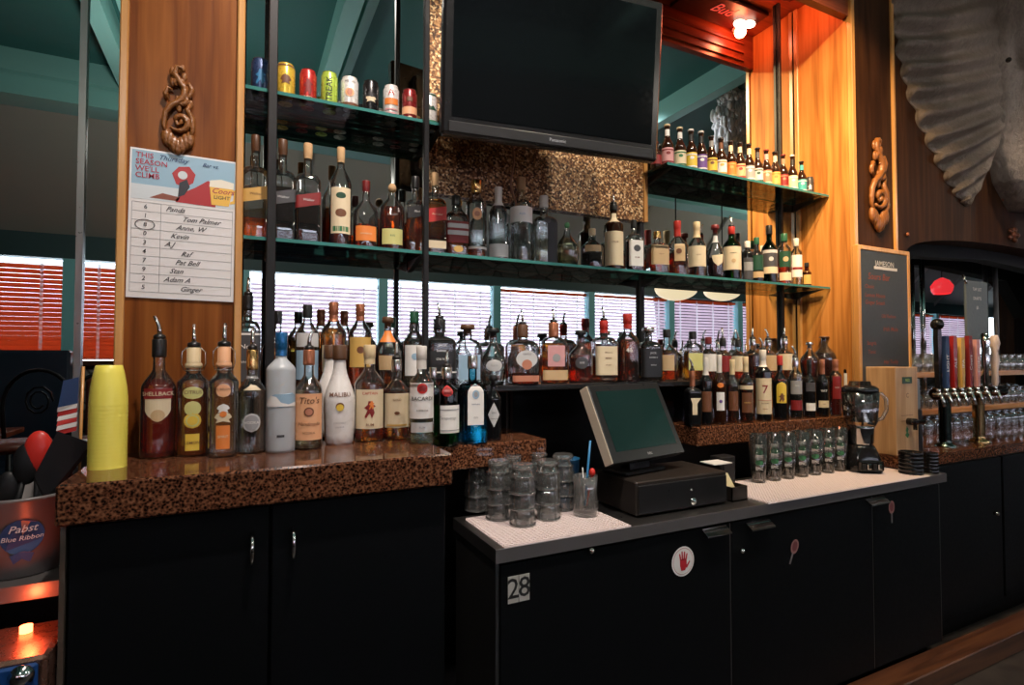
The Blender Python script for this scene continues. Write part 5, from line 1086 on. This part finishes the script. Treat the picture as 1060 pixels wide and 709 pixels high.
tag(MB().bbox(1.64, 1.72, 1.53, 1.585, STEEL, STEEL+.12, .004).bbox(1.65, 1.71, 1.525, 1.53, STEEL+.02, STEEL+.10, .003).build('card_reader', blackp), 'black box standing in the shadow under the right ledge', 'box')

# ---------------------------------------------------------------- glasses
GT = glass_thin('tumbler_glass', (.93, .95, .94), .5, .05, 3.4, .10)
def rocks(R=.038, h=.085):
    mb = MB(); pr = [(R*.80, 0), (R*.84, .003), (R*.86, .03), (R*.93, .034), (R, h*.7), (R*1.02, h)]
    mb.lathe(pr, 10, smooth=False); mb.lathe([(R*.97, h), (R*.94, h*.7), (R*.80, .014), (.001, .012)], 20); 
    mb.lathe([(R*1.02, h), (R*1.0, h+.0015), (R*.97, h)], 20); mb.lathe([(R*1.01, h-.006), (R*1.07, h-.003), (R*1.07, h-.001), (R*1.02, h)], 20); mb.lathe([(R*.86, .004), (R*.92, .007), (R*.92, .010), (R*.86, .013)], 20); mb.lathe([(R*.93, .032), (R*.99, .036), (R*.93, .040)], 20); mb.lathe([(.001, .001), (R*.80, 0)], 10)
    mb.v = [(x, y, h+.0015-z) for x, y, z in mb.v]      # upside down
    mb.f = [q[::-1] for q in mb.f]
    return mb
first = None; ci = 0
cols = [(493, 531, 482.5), (516, 540, 482), (541, 546.5, 480), (567, 540, 479), (504, 526, 482), (529, 531, 481), (556, 527, 480), (583, 530, 484)]
pos_name = ['leftmost front stack', 'second front stack', 'third front stack, nearest the viewer', 'rightmost front stack', 'left back stack', 'middle back stack', 'right back stack', 'back stack beside the blue cup']
for ci, (u, vb, vt) in enumerate(cols):
    q = atz(u, vb, STEEL+.0058); q = at(u, vb, q.y+.034); q.z = STEEL+.0058
    Rr = .0375; top = at(u, vt, q.y).z
    n_ = 3 if ci in (0, 1, 4, 5, 7) else 3; pit = (top-q.z-.0865)/(n_-1) if top-q.z > .12 else .05
    pit = max(.046, min(.062, pit))
    for k in range(n_):
        if first is None: first = rocks().build('rocks_glass', GT); g = first
        else: g = first.copy(); C.objects.link(g)
        g.location = (q.x, q.y, q.z+k*pit); g.rotation_euler = (0, 0, random.uniform(0, 3))
        tag(g, 'upturned rocks glass, %s of the %s on the mat' % (('bottom', 'middle', 'top')[k], pos_name[ci]), 'glass', 'upturned rocks glasses on the left bar mat')
# glass jar of straws and blue cup
q = atz(606, 537, STEEL+.0058); q = at(606, 537, q.y+.04); zt2 = at(606, 492, q.y).z-STEEL-.0058
jr = thing('pint_glass', 'upright glass holding a blue straw and red picks by the till', 'glass', (q.x, q.y, STEEL+.0058))
MB().lathe([(.036, 0), (.040, .002), (.041, .03), (.036, zt2*.6), (.039, zt2), (.0375, zt2), (.034, zt2*.6), (.038, .012), (.001, .010)], 24, cap0=True).build('glass_body', GT, jr)
MB().lathe([(.001, .0), (.0, .0)], 4) 
for (du, dv, col, lab, r_) in ((611, 456, 'blue', 'blue drinking straw leaning in the glass by the till', .0035), (603, 484, 'silver', 'clear stirrer standing in the glass by the till', .002)):
    e_ = at(du, dv, q.y); tag(MB().tube([(q.x-.004 if col == 'blue' else q.x, q.y, STEEL+.02), tuple(e_)], r_, 8).build('straw', pm(col)), lab, 'straw')
e_ = at(613, 489, q.y-.01)
tag(MB().sphere(tuple(e_), .010, 10, 8, (1, 1, 1.4)).tube([tuple(e_), (q.x+.005, q.y, STEEL+.03)], .002, 6).build('red_pick', rp), 'red plastic pick sticking out of the glass by the till', 'pick')
for i, (u, lab) in enumerate(((588, 'tall blue plastic cup behind the straw glass'),)):
    q = at(u, 520, 1.555); zz = at(u, 474, q.y).z-STEEL-.0058
    c_ = MB().lathe([(.028, 0), (.030, .002), (.038, zz-.004), (.040, zz-.003), (.040, zz), (.037, zz), (.028, .006), (.001, .005)], 28, cap0=True).build('blue_cup', mat('blue_plastic', (.01, .09, .20), .4)); c_.location = (q.x, q.y, STEEL+.0058); tag(c_, lab, 'cup')
# pint glasses with green print
def pint(R, h):
    t = thing('pint_glass', 'x', 'glass')
    MB().lathe([(R*.74, 0), (R*.78, .003), (R, h), (R*.96, h), (R*.72, .014), (.001, .012)], 22, cap0=True).build('glass_body', GT, t)
    GP = glass_thin('pint_glass_wall', (.94, .96, .95), .5, .04, 2.4, .02)
    t.children[-1].data.materials[0] = GP
    Rf = lambda z: R*(.78+.22*z/h)
    for z0, tx in ((.62, '0'), (.40, '0')):
        pass
    b = MB()
    for z0 in (h*.70, h*.38):
        vf = text2d('EPIC', .016); b.add([((Rf(z0+y)+.001)*sin(x/R), -(Rf(z0+y)+.001)*cos(x/R), z0+y) for x, y in vf[0]], vf[1])
    b.build('white_print', pm('white'), t)
    g = MB(); vf = disc2d(.016, 14, .010); g.add([((Rf(h*.54+y)+.0008)*sin(x/R), -(Rf(h*.54+y)+.0008)*cos(x/R), h*.54+y) for x, y in vf[0]], vf[1]); g.build('green_print', pm('green'), t)
    return t
pf0 = None
PT = [(785, 500.5, 449), (801, 498.5, 448), (815, 496.5, 447), (829.5, 494.5, 446), (843, 492.5, 444.6), (856.5, 490.5, 443.5), (869, 488.5, 442.5)]
word = ['leftmost', 'second from the left', 'third from the left', 'middle', 'third from the right', 'second from the right', 'rightmost']
for i, (u, vb, vt) in enumerate(PT):
    q = atz(u, vb, STEEL+.0058); q = at(u, vb, q.y+.02); top = at(u, vt, q.y).z-STEEL-.0058; hh = .15; pit = max(.02, top-hh)
    for k in (0, 1):
        if pf0 is None: pf0 = pint(.0345, hh); g = pf0
        else: g = copy_tree(pf0)
        g.location = (q.x, q.y, STEEL+.0058+k*pit); g.rotation_euler = (0, 0, -atan2(q.x, q.y)*.8)
        tag(g, 'printed pint glass, %s one of the %s nested pair' % (('lower', 'upper')[k], word[i]), 'glass', 'printed pint glasses on the right bar mat')

# ---------------------------------------------------------------- blender
q = atz(905, 489, STEEL+.0058)
bx, by = q.x, q.y+.055
bl_ = thing('blender', 'black bar blender with clear jug on the right bar mat', 'blender', (bx, by, STEEL+.0058), -.55)
z1 = at(905, 394, by).z-STEEL-.0058
gb = mat('gloss_black_plastic', (.008, .008, .009), .12)
jb = z1*.50
MB().lathe([(.066, 0), (.070, .008), (.068, z1*.10), (.060, z1*.18), (.050, z1*.26), (.046, z1*.30)], 24, sq=[.35, .35, .35, .3, .2, 0], cap0=True, cap1=True).build('motor_base', gb, bl_)
MB().bbox(-.05, .05, -.088, -.060, .010, z1*.14, .006).build('switch_panel', gb, bl_)
for i in range(4): MB().bbox(-.042+i*.022, -.026+i*.022, -.092, -.088, .020, z1*.11, .002).build('switch', chrome if i % 2 else blackp, bl_)
for sx in (-1, 1):
    for sy in (-1, 1): MB().cyl((sx*.045, sy*.045, -.0), (sx*.045, sy*.045, .004), .010).build('rubber_foot', blackp, bl_)
MB().lathe([(.046, z1*.30), (.050, z1*.32), (.052, jb-.01), (.055, jb)], 28, cap1=True).build('chrome_collar', mat('dark_chrome', (.40, .38, .36), .12, metal=1), bl_)
MB().lathe([(.050, jb+.001), (.058, jb+.02), (.066, z1*.88), (.063, z1*.88), (.055, jb+.02), (.001, jb+.015)], 28, sq=[.2]*6).build('jug', glass_thin('jug_glass', (.95, .96, .94), .5, .04, 2.6, .015), bl_)
rb = MB()
for i in range(10): a = 2*pi*i/10; rb.tube([(.0565*cos(a), .0565*sin(a), jb+.02), (.064*cos(a), .064*sin(a), z1*.86)], .0025, 6)
rb.build('jug_ribs', GT, bl_)
MB().lathe([(.067, z1*.865), (.071, z1*.88), (.071, z1*.92), (.058, z1*.95), (.045, z1*.955), (.040, z1), (.001, z1)], 28).build('lid', gb, bl_)
MB().tube([(.060, 0, z1*.85), (.088, 0, z1*.86), (.108, 0, z1*.80), (.110, 0, z1*.68), (.090, 0, z1*.58), (.056, 0, jb+.02)], .008, 10).build('jug_handle', GT, bl_)

# ---------------------------------------------------------------- wooden dispenser box, mats rolls
wbm = wood('light_box_wood', (.42, .24, .11), (.52, .32, .16), (.60, .38, .2), scale=(7, 7, .55))
q = at(927, 400, 1.445); q2 = at(950, 400, 1.445); zt3 = at(927, 380, 1.445).z
bxw = thing('wooden_dispenser', 'tall light wooden dispenser box with small display and black tap', 'dispenser', (q.x, 1.445, RC))
WB, HB = q2.x-q.x, zt3-RC
MB().bbox(0, WB, 0, .145, 0, HB, .003).build('box_body', wbm, bxw)
MB().bbox(.05, .125, -.003, 0, HB-.075, HB-.045, .001).build('display', mat('lcd', (.05, .09, .07), .2), bxw)
v, f = text2d('8:52', .018); MB().add([(.0875+a, -.0036, HB-.06+b) for a, b in v], f).build('lettering', pm('lime'), bxw)
v, f = text2d('C', .03); MB().add([(.09+a, -.0006, HB-.13+b) for a, b in v], f).build('lettering', pm('brown'), bxw)
MB().box(.04, .13, -.0008, 0, HB-.22, HB-.218).box(.04, .13, -.0008, 0, HB-.245, HB-.243).build('engraving', pm('brown'), bxw)
v = [(.085, .075), (.10, .09), (.088, .10), (.095, .115), (.08, .13), (.072, .11), (.078, .10), (.066, .09)]
MB().add([(a, -.0006, b) for a, b in v], [tuple(range(8))]).build('leaf_mark', pm('green'), bxw)
tz = at(938, 437, 1.43).z-RC
MB().cyl((.09, 0, tz), (.09, -.035, tz), .016).cyl((.09, -.03, tz+.01), (.09, -.03, tz-.035), .008).build('tap', gb, bxw)
MB().bbox(.06, .15, -.045, -.03, tz-.008, tz+.010, .004).build('tap_lever', gb, bxw)
tag(MB().bbox(q2.x+.006, q2.x+.045, 1.45, 1.56, RC, RC+.20, .004).build('black_canister', blackp), 'black upright case standing right of the wooden dispenser', 'case')
tag(MB().bbox(q2.x+.008, q2.x+.05, 1.46, 1.55, RC+.2005, RC+.34, .003).build('clear_box', mat('grey_card', (.16, .18, .20), .4)), 'grey card box on top of the black upright case', 'box')
for (u, vb, vt, w__, lab) in ((943, 489, 467, 27, 'black ribbed round holder in front of the wooden dispenser'), (963.5, 488, 468, 17, 'narrower black ribbed holder at the end of the bar mat')):
    q = atz(u, vb, STEEL+.0058); R_ = w__/2*depth(q)/F/sqrt(1+((u-530)/F)**2); yy = min(q.y+R_*.4, 1.368-R_) if u > 930 else q.y+R_
    yy = max(YS+R_+.001, yy); c = at(u, vb, yy); hh = at(u, vt, yy).z-STEEL
    pr = [(R_*.9, 0)]
    for i in range(6): z = hh*i/6; pr += [(R_, z+.002), (R_, z+hh/6-.003), (R_*.93, z+hh/6-.001)]
    pr += [(R_, hh-.001), (R_*.9, hh), (R_*.86, hh-.02), (.001, hh-.03)]
    o = MB().lathe(pr, 28, cap0=True).build('ribbed_holder', gb); o.location = (c.x, c.y, STEEL); tag(o, lab, 'holder')

# ---------------------------------------------------------------- chalkboard menu
yb_ = YC-.03
a, b = at(888, 250, yb_), at(942, 263, yb_); zb_ = at(900, 392, yb_).z
cbd = thing('chalkboard', 'oak framed chalkboard menu hanging on the dark pillar', 'chalkboard', (a.x, yb_, zb_-.06))
CW, CHt = b.x-a.x, (a.z+b.z)/2-zb_+.06
MB().box(.01, CW-.01, .003, .02, .01, CHt-.01).build('slate', mat('slate', (.040, .048, .055), .5), cbd)
MB().bbox(0, .022, 0, .028, 0, CHt, .003).bbox(CW-.022, CW, 0, .028, 0, CHt, .003).bbox(.022, CW-.022, 0, .028, 0, .022, .003).bbox(.022, CW-.022, 0, .028, CHt-.022, CHt, .003).build('frame', trimw, cbd)
chr_ = mat('red_chalk', (.30, .07, .04), .8); chw = mat('white_chalk', (.62, .60, .58), .8)
def ctx(s, x, z, h, m, al='LEFT', sh=.15):
    v, f = text2d(s, h, sh, al); MB().add([(x*CW+a_, .0022, z*CHt+b_) for a_, b_ in v], f).build('lettering', m, cbd)
ctx('JAMESON', .5, .885, .036, chw, 'CENTER', 0); MB().box(.3*CW, .74*CW, .0015, .0028, CHt*.845, CHt*.865).build('underline', chw, cbd)
for s, x, z, h in (('Sours Bar', .18, .79, .044), ('Classic', .12, .72, .026), ('Lemon House', .12, .66, .028), ('Ginger Smash', .12, .61, .028), ('Old Fashion', .42, .52, .024), ('Irish Mule', .45, .43, .030), ('Sangria', .14, .33, .026), ('Tonic', .16, .27, .026), ('Hot Toddy', .45, .20, .026), ('Coffee', .5, .14, .026), ('5', .5, .09, .03)): ctx(s, x, z, h, chr_)

# ---------------------------------------------------------------- arch niche: shelves of glasses, taps
for i, z in enumerate((1.215, 1.005)):
    tag(MB().bbox(AX0+.01, AX1-.01, 1.73, 1.884, z-.028, z, .003).build('niche_shelf', wood('shelf_oak', (.40, .16, .04), (.52, .24, .07), (.6, .3, .1), scale=(.55, 7, 7))), ('upper oak shelf of upturned glasses inside the arch', 'lower oak shelf of upturned glasses inside the arch')[i], 'shelf')
g0 = None
for r_, z in enumerate((1.215, 1.005, RC)):
    for i in range(20):
        x = 3.15+i*.100
        if x > AX1-.1: break
        if g0 is None:
            g0 = MB().lathe([(.038, .0), (.042, .02), (.043, .045), (.036, .075), (.016, .092), (.030, .100), (.033, .106), (.001, .106), (.001, .104), (.03, .098), (.014, .090), (.034, .073), (.040, .045), (.036, 0)], 16).build('stemless_glass', GT); g = g0
        else: g = g0.copy(); C.objects.link(g)
        g.location = (x+random.uniform(-.004, .004), 1.80, z)
        tag(g, 'upturned beer glass in the row on %s inside the arch' % ('the upper oak shelf', 'the lower oak shelf', 'the counter')[r_], 'glass', ('glasses on the upper oak shelf', 'glasses on the lower oak shelf', 'glasses on the counter in the arch')[r_])
# draft tower
tx0, tx1 = at(972, 405, 1.50).x, at(1034, 405, 1.50).x
tw = thing('beer_tower', 'brass and chrome beer tower with two columns and a tap rail', 'beer tower', (tx0, 1.50, RC))
brass = mat('old_brass', (.50, .34, .16), .18, metal=1)
rz = at(1000, 406, 1.50).z-RC
for u in (978, 1013):
    cx = at(u, 430, 1.50).x-tx0
    MB().lathe([(.045, 0), (.045, .008), (.028, .014), (.026, .03), (.026, rz)], 20, c=(cx, 0, 0)).build('column', brass if u > 1000 else mat('dark_green_chrome', (.10, .14, .12), .15, metal=1), tw)
MB().cyl((-.03, 0, rz), (tx1-tx0+.03, 0, rz), .030, n=20).build('rail', mat('tap_rail', (.25, .20, .15), .15, metal=1), tw)
HND = [(969, 336, 'black', 'black ball topped beer tap handle, leftmost on the tower'), (977, 346, 'dblue', 'dark blue beer tap handle'), (985, 346, 'dred', 'dark red beer tap handle'), (993, 348, 'yel', 'yellow and grey beer tap handle'), (1001, 346, 'red', 'red lettered beer tap handle'), (1009, 350, 'pink', 'pink patterned beer tap handle'), (1018, 345, 'silver', 'polished silver figure beer tap handle'), (1028, 347, 'cream', 'pale knobbly beer tap handle, rightmost on the tower')]
for i, (u, vt, c_, lab) in enumerate(HND):
    q = at(u, 402, 1.46); top = at(u, vt, 1.46).z; zz = RC+rz
    fa = MB().cyl((q.x-tx0, -.028, rz), (q.x-tx0, -.065, rz), .010).cyl((q.x-tx0, -.060, rz+.004), (q.x-tx0, -.075, rz-.055), .007).build('faucet', chrome, tw)
    hl = top-zz-.012; ox = Vector((q.x-tx0, -.05, rz+.012))
    m_ = {'silver': chrome, 'black': gb, 'red': pm('dred', .3), 'yel': pm('gold', .3), 'dblue': pm('dblue', .3), 'dred': mat('tap_red', (.30, .015, .015), .3)}.get(c_, pm(c_, .3))
    if c_ in ('silver', 'cream'): h = MB().lathe([(.010, .02), (.016, .04), (.013, hl*.35), (.020, hl*.55), (.014, hl*.7), (.024, hl*.85), (.015, hl), (.001, hl)], 16).build('tap_handle', m_ if c_ == 'silver' else mat('pale_resin', (.62, .52, .48), .3), tw)
    else: h = MB().prism([(-.010, .02), (.010, .02), (.018, hl*.8), (.014, hl*.97), (-.014, hl*.97), (-.018, hl*.8)], 'y', -.010, .010).build('tap_handle', m_, tw)
    h.location = ox; h['label'] = lab
    MB().cyl((0, 0, -.004), (0, 0, .02), .009).build('ferrule', chrome, h)
    if c_ == 'black': MB().sphere((0, 0, hl), .028, 14, 10).build('ball', gb, h)
    elif c_ not in ('silver', 'cream'):
        tx_ = {'red': 'Coors', 'dblue': 'LIGHT', 'dred': 'ALE', 'yel': 'IPA', 'pink': 'CIDER'}[c_]
        v, f = text2d(tx_, .030); MB().add([(-b_, -.0106, hl*.5+a_) for a_, b_ in v], f).build('lettering', pm('white'), h)
# small hanging chalk sign above the taps
ya = 1.56
a, b, c_ = at(1000, 290, ya), at(1022, 290, ya), at(1010, 352, ya)
hsn = thing('tap_list_sign', 'small worn chalk sign with a clip standing above the beer taps', 'sign', (a.x, ya, RC))
MB().bbox(0, b.x-a.x, 0, .012, c_.z-RC, a.z-RC, .002).build('board', mat('dusty_slate', (.10, .13, .15), .6, bump=.2), hsn)
MB().cyl(((b.x-a.x)*.5, .008, 0), ((b.x-a.x)*.5, .008, c_.z-RC), .006).build('post', chrome, hsn)
MB().cyl((.0, -.002, a.z-RC-.02), (.0, .014, a.z-RC+.03), .006).build('clip', chrome, hsn)
for k, s in enumerate(('TAP LIST', 'DRAFTS', '$5')): v, f = text2d(s, .024); MB().add([((b.x-a.x)/2+x, -.0006, a.z-RC-.045-.05*k+y) for x, y in v], f).build('lettering', pm('silver'), hsn)
for u in (967, 1043):
    q = at(u, 320, 1.80); tag(MB().cyl((q.x, 1.862, RC), (q.x, 1.862, 2.0), .014, n=14).build('mirror_post', chrome if u < 1000 else dsteel), ('slim metal post inside the arch behind the leftmost tap', 'slim metal post inside the arch at the right')[u > 1000], 'post')

# ---------------------------------------------------------------- elephant head relief on the arch wall
hide, t, o = nt('elephant_hide'); p_ = t.nodes.new('ShaderNodeBsdfPrincipled'); t.links.new(p_.outputs[0], o.inputs[0])
tc = t.nodes.new('ShaderNodeTexCoord'); mp = t.nodes.new('ShaderNodeMapping'); mp.inputs['Scale'].default_value = (5, 5, 2.2); t.links.new(tc.outputs['Object'], mp.inputs[0])
n = t.nodes.new('ShaderNodeTexNoise'); n.inputs['Scale'].default_value = 9; n.inputs['Detail'].default_value = 8; n.inputs['Roughness'].default_value = .65; n.inputs['Distortion'].default_value = 1.2; t.links.new(mp.outputs[0], n.inputs['Vector'])
t.links.new(ramp(t, n.outputs[0], [(.3, (.15, .115, .09)), (.7, (.28, .225, .18))]), p_.inputs[0]); p_.inputs['Roughness'].default_value = .5
b = t.nodes.new('ShaderNodeBump'); b.inputs['Strength'].default_value = .8; b.inputs['Distance'].default_value = .02; t.links.new(n.outputs[0], b.inputs['Height']); t.links.new(b.outputs[0], p_.inputs['Normal'])
def interp(tab, t_):
    for (a0, *p0_), (a1, *p1_) in zip(tab, tab[1:]):
        if a0 <= t_ <= a1: f = (t_-a0)/(a1-a0); return [x+(y-x)*f for x, y in zip(p0_, p1_)]
    return list(tab[-1][1:])
EL = [(0, 905, -60), (.18, 920, 0), (.34, 926, 52), (.48, 936, 95), (.60, 951, 135), (.72, 966, 167), (.82, 979, 190), (.92, 990, 207), (1, 999, 213)]
ER = [(0, 1018, -60), (.18, 1020, 0), (.34, 1020, 52), (.48, 1023, 90), (.60, 1026, 118), (.72, 1022, 142), (.82, 1016, 170), (.92, 1009, 196), (1, 1001, 213)]
el = thing('elephant_head', 'large grey elephant head sculpture mounted on the dark arch wall', 'sculpture', (3.6, YC, 2.5))
oo = Vector((3.6, YC, 2.5))
def ear(s, t_):
    l = interp(EL, t_); r = interp(ER, t_); sc_ = abs(sin(t_*pi*13)); edge = (1-s)**3
    u = l[0]+(r[0]-l[0])*s + (1-sc_)*5*edge*(1 if t_ < .97 else 0); v = l[1]+(r[1]-l[1])*s + 10*sin(pi*s)*(1-t_)
    rib = sin(t_*2*pi*13+s*2.5)*.030*(1-s)**.5*min(1, (1-t_)*6)
    rip = .012*sin(s*9+t_*7)*sin(pi*s)
    d = .018+.085*sin(pi*min(1, s*.62))*min(1, (1-t_)*3+.12)+rib+rip-.02*s
    y = YC-max(.004, d); q = at(u, v, YC); return Vector((q.x, y, min(q.z, 3.46)))-oo
mb = MB().grid(ear, 28, 150)
def back(fn, mb_, nu, nv):     # give the sheet a back resting on the wall
    st = len(mb_.v)-(nu+1)*(nv+1); ring = [i for i in range(nu+1)]+[(j*(nu+1)+nu) for j in range(1, nv+1)]+[nv*(nu+1)+i for i in range(nu-1, -1, -1)]+[j*(nu+1) for j in range(nv-1, 0, -1)]
    n0 = len(mb_.v); mb_.v += [(mb_.v[st+i][0], -.0005, mb_.v[st+i][2]) for i in ring]
    m_ = len(ring); mb_.f += [(st+ring[i], n0+i, n0+(i+1) % m_, st+ring[(i+1) % m_]) for i in range(m_)]; mb_.sm += [True]*m_
back(ear, mb, 28, 150); mb.build('ear', hide, el)
HL = [(0, 1012, -70), (.25, 1013, 0), (.40, 1017, 50), (.55, 1018, 95), (.68, 1020, 135), (.76, 1021, 160), (.86, 1027, 190), (1, 1043, 219)]
HR = [(0, 1190, -190), (.25, 1190, -80), (.40, 1190, 0), (.55, 1190, 80), (.68, 1190, 150), (.76, 1180, 190), (.86, 1150, 225), (1, 1075, 222)]
def head(s, t_):
    l = interp(HL, t_); r = interp(HR, t_); u = l[0]+(r[0]-l[0])*s; v = l[1]+(r[1]-l[1])*s
    d = .03+.34*sin(pi*min(1, .03+s*.80))**.62*(.75+.25*cos(t_*2.2))
    # eye socket, cheek fold
    def bump(u0, v0, su, sv, a): return a*math.exp(-((u-u0)/su)**2-((v-v0)/sv)**2)
    d += bump(1062, 25, 16, 26, .05)-bump(1033, 62, 9, 16, .06)+bump(1052, 60, 8, 6, .02)-bump(1030, 150, 8, 25, .05)+bump(1060, 175, 18, 35, .05)
    d += .006*sin(u*.55+v*.25)+.004*sin(v*.6)
    q = at(u, v, YC-.0); return Vector((q.x, YC-d*(1 if q.z < 3.46 else .5), min(q.z, 3.46)))-oo
def head2(s, t_): return head(s, t_)
mb = MB().grid(head, 46, 90); back(head, mb, 46, 90); mb.build('head', hide, el)
ey = at(1044, 62, YC-.14)-oo; MB().sphere(tuple(ey), .014, 12, 8).build('eye', mat('glass_eye', (.02, .015, .01), .05), el)
tk = MB(); tk.tube([Vector((4.42, YC-.30, 2.62))-oo, Vector((4.50, YC-.46, 2.40))-oo, Vector((4.52, YC-.50, 2.20))-oo, Vector((4.50, YC-.44, 2.05))-oo, Vector((4.46, YC-.34, 1.98))-oo], .1, 20, [.16, .14, .115, .09, .07]); tk.build('trunk', hide, el)
# carved rosettes on the arch wall
for (u, v, lab, s) in ((938, 243, 'small round carved knob low on the dark wall beside the pillar', .6), (1040, 205, 'carved gilt leaf below the elephant', 1), (1048, 243, 'carved gilt leaf above the arch at the right edge', 1.3)):
    q = at(u, v, YC); mb = MB().sphere((0, -.008, 0), .018*s, 10, 8, (1, .6, 1))
    if s > .8:
        for i in range(5): a = i*1.25; mb.sphere((.035*s*cos(a), -.007, .025*s*sin(a)), .014*s, 8, 6, (1.5, .5, .8))
    o = mb.build('carved_rosette', mat('gilt_carving', (.30, .10, .04), .3, metal=.3)); o.location = q; tag(o, lab, 'ornament')
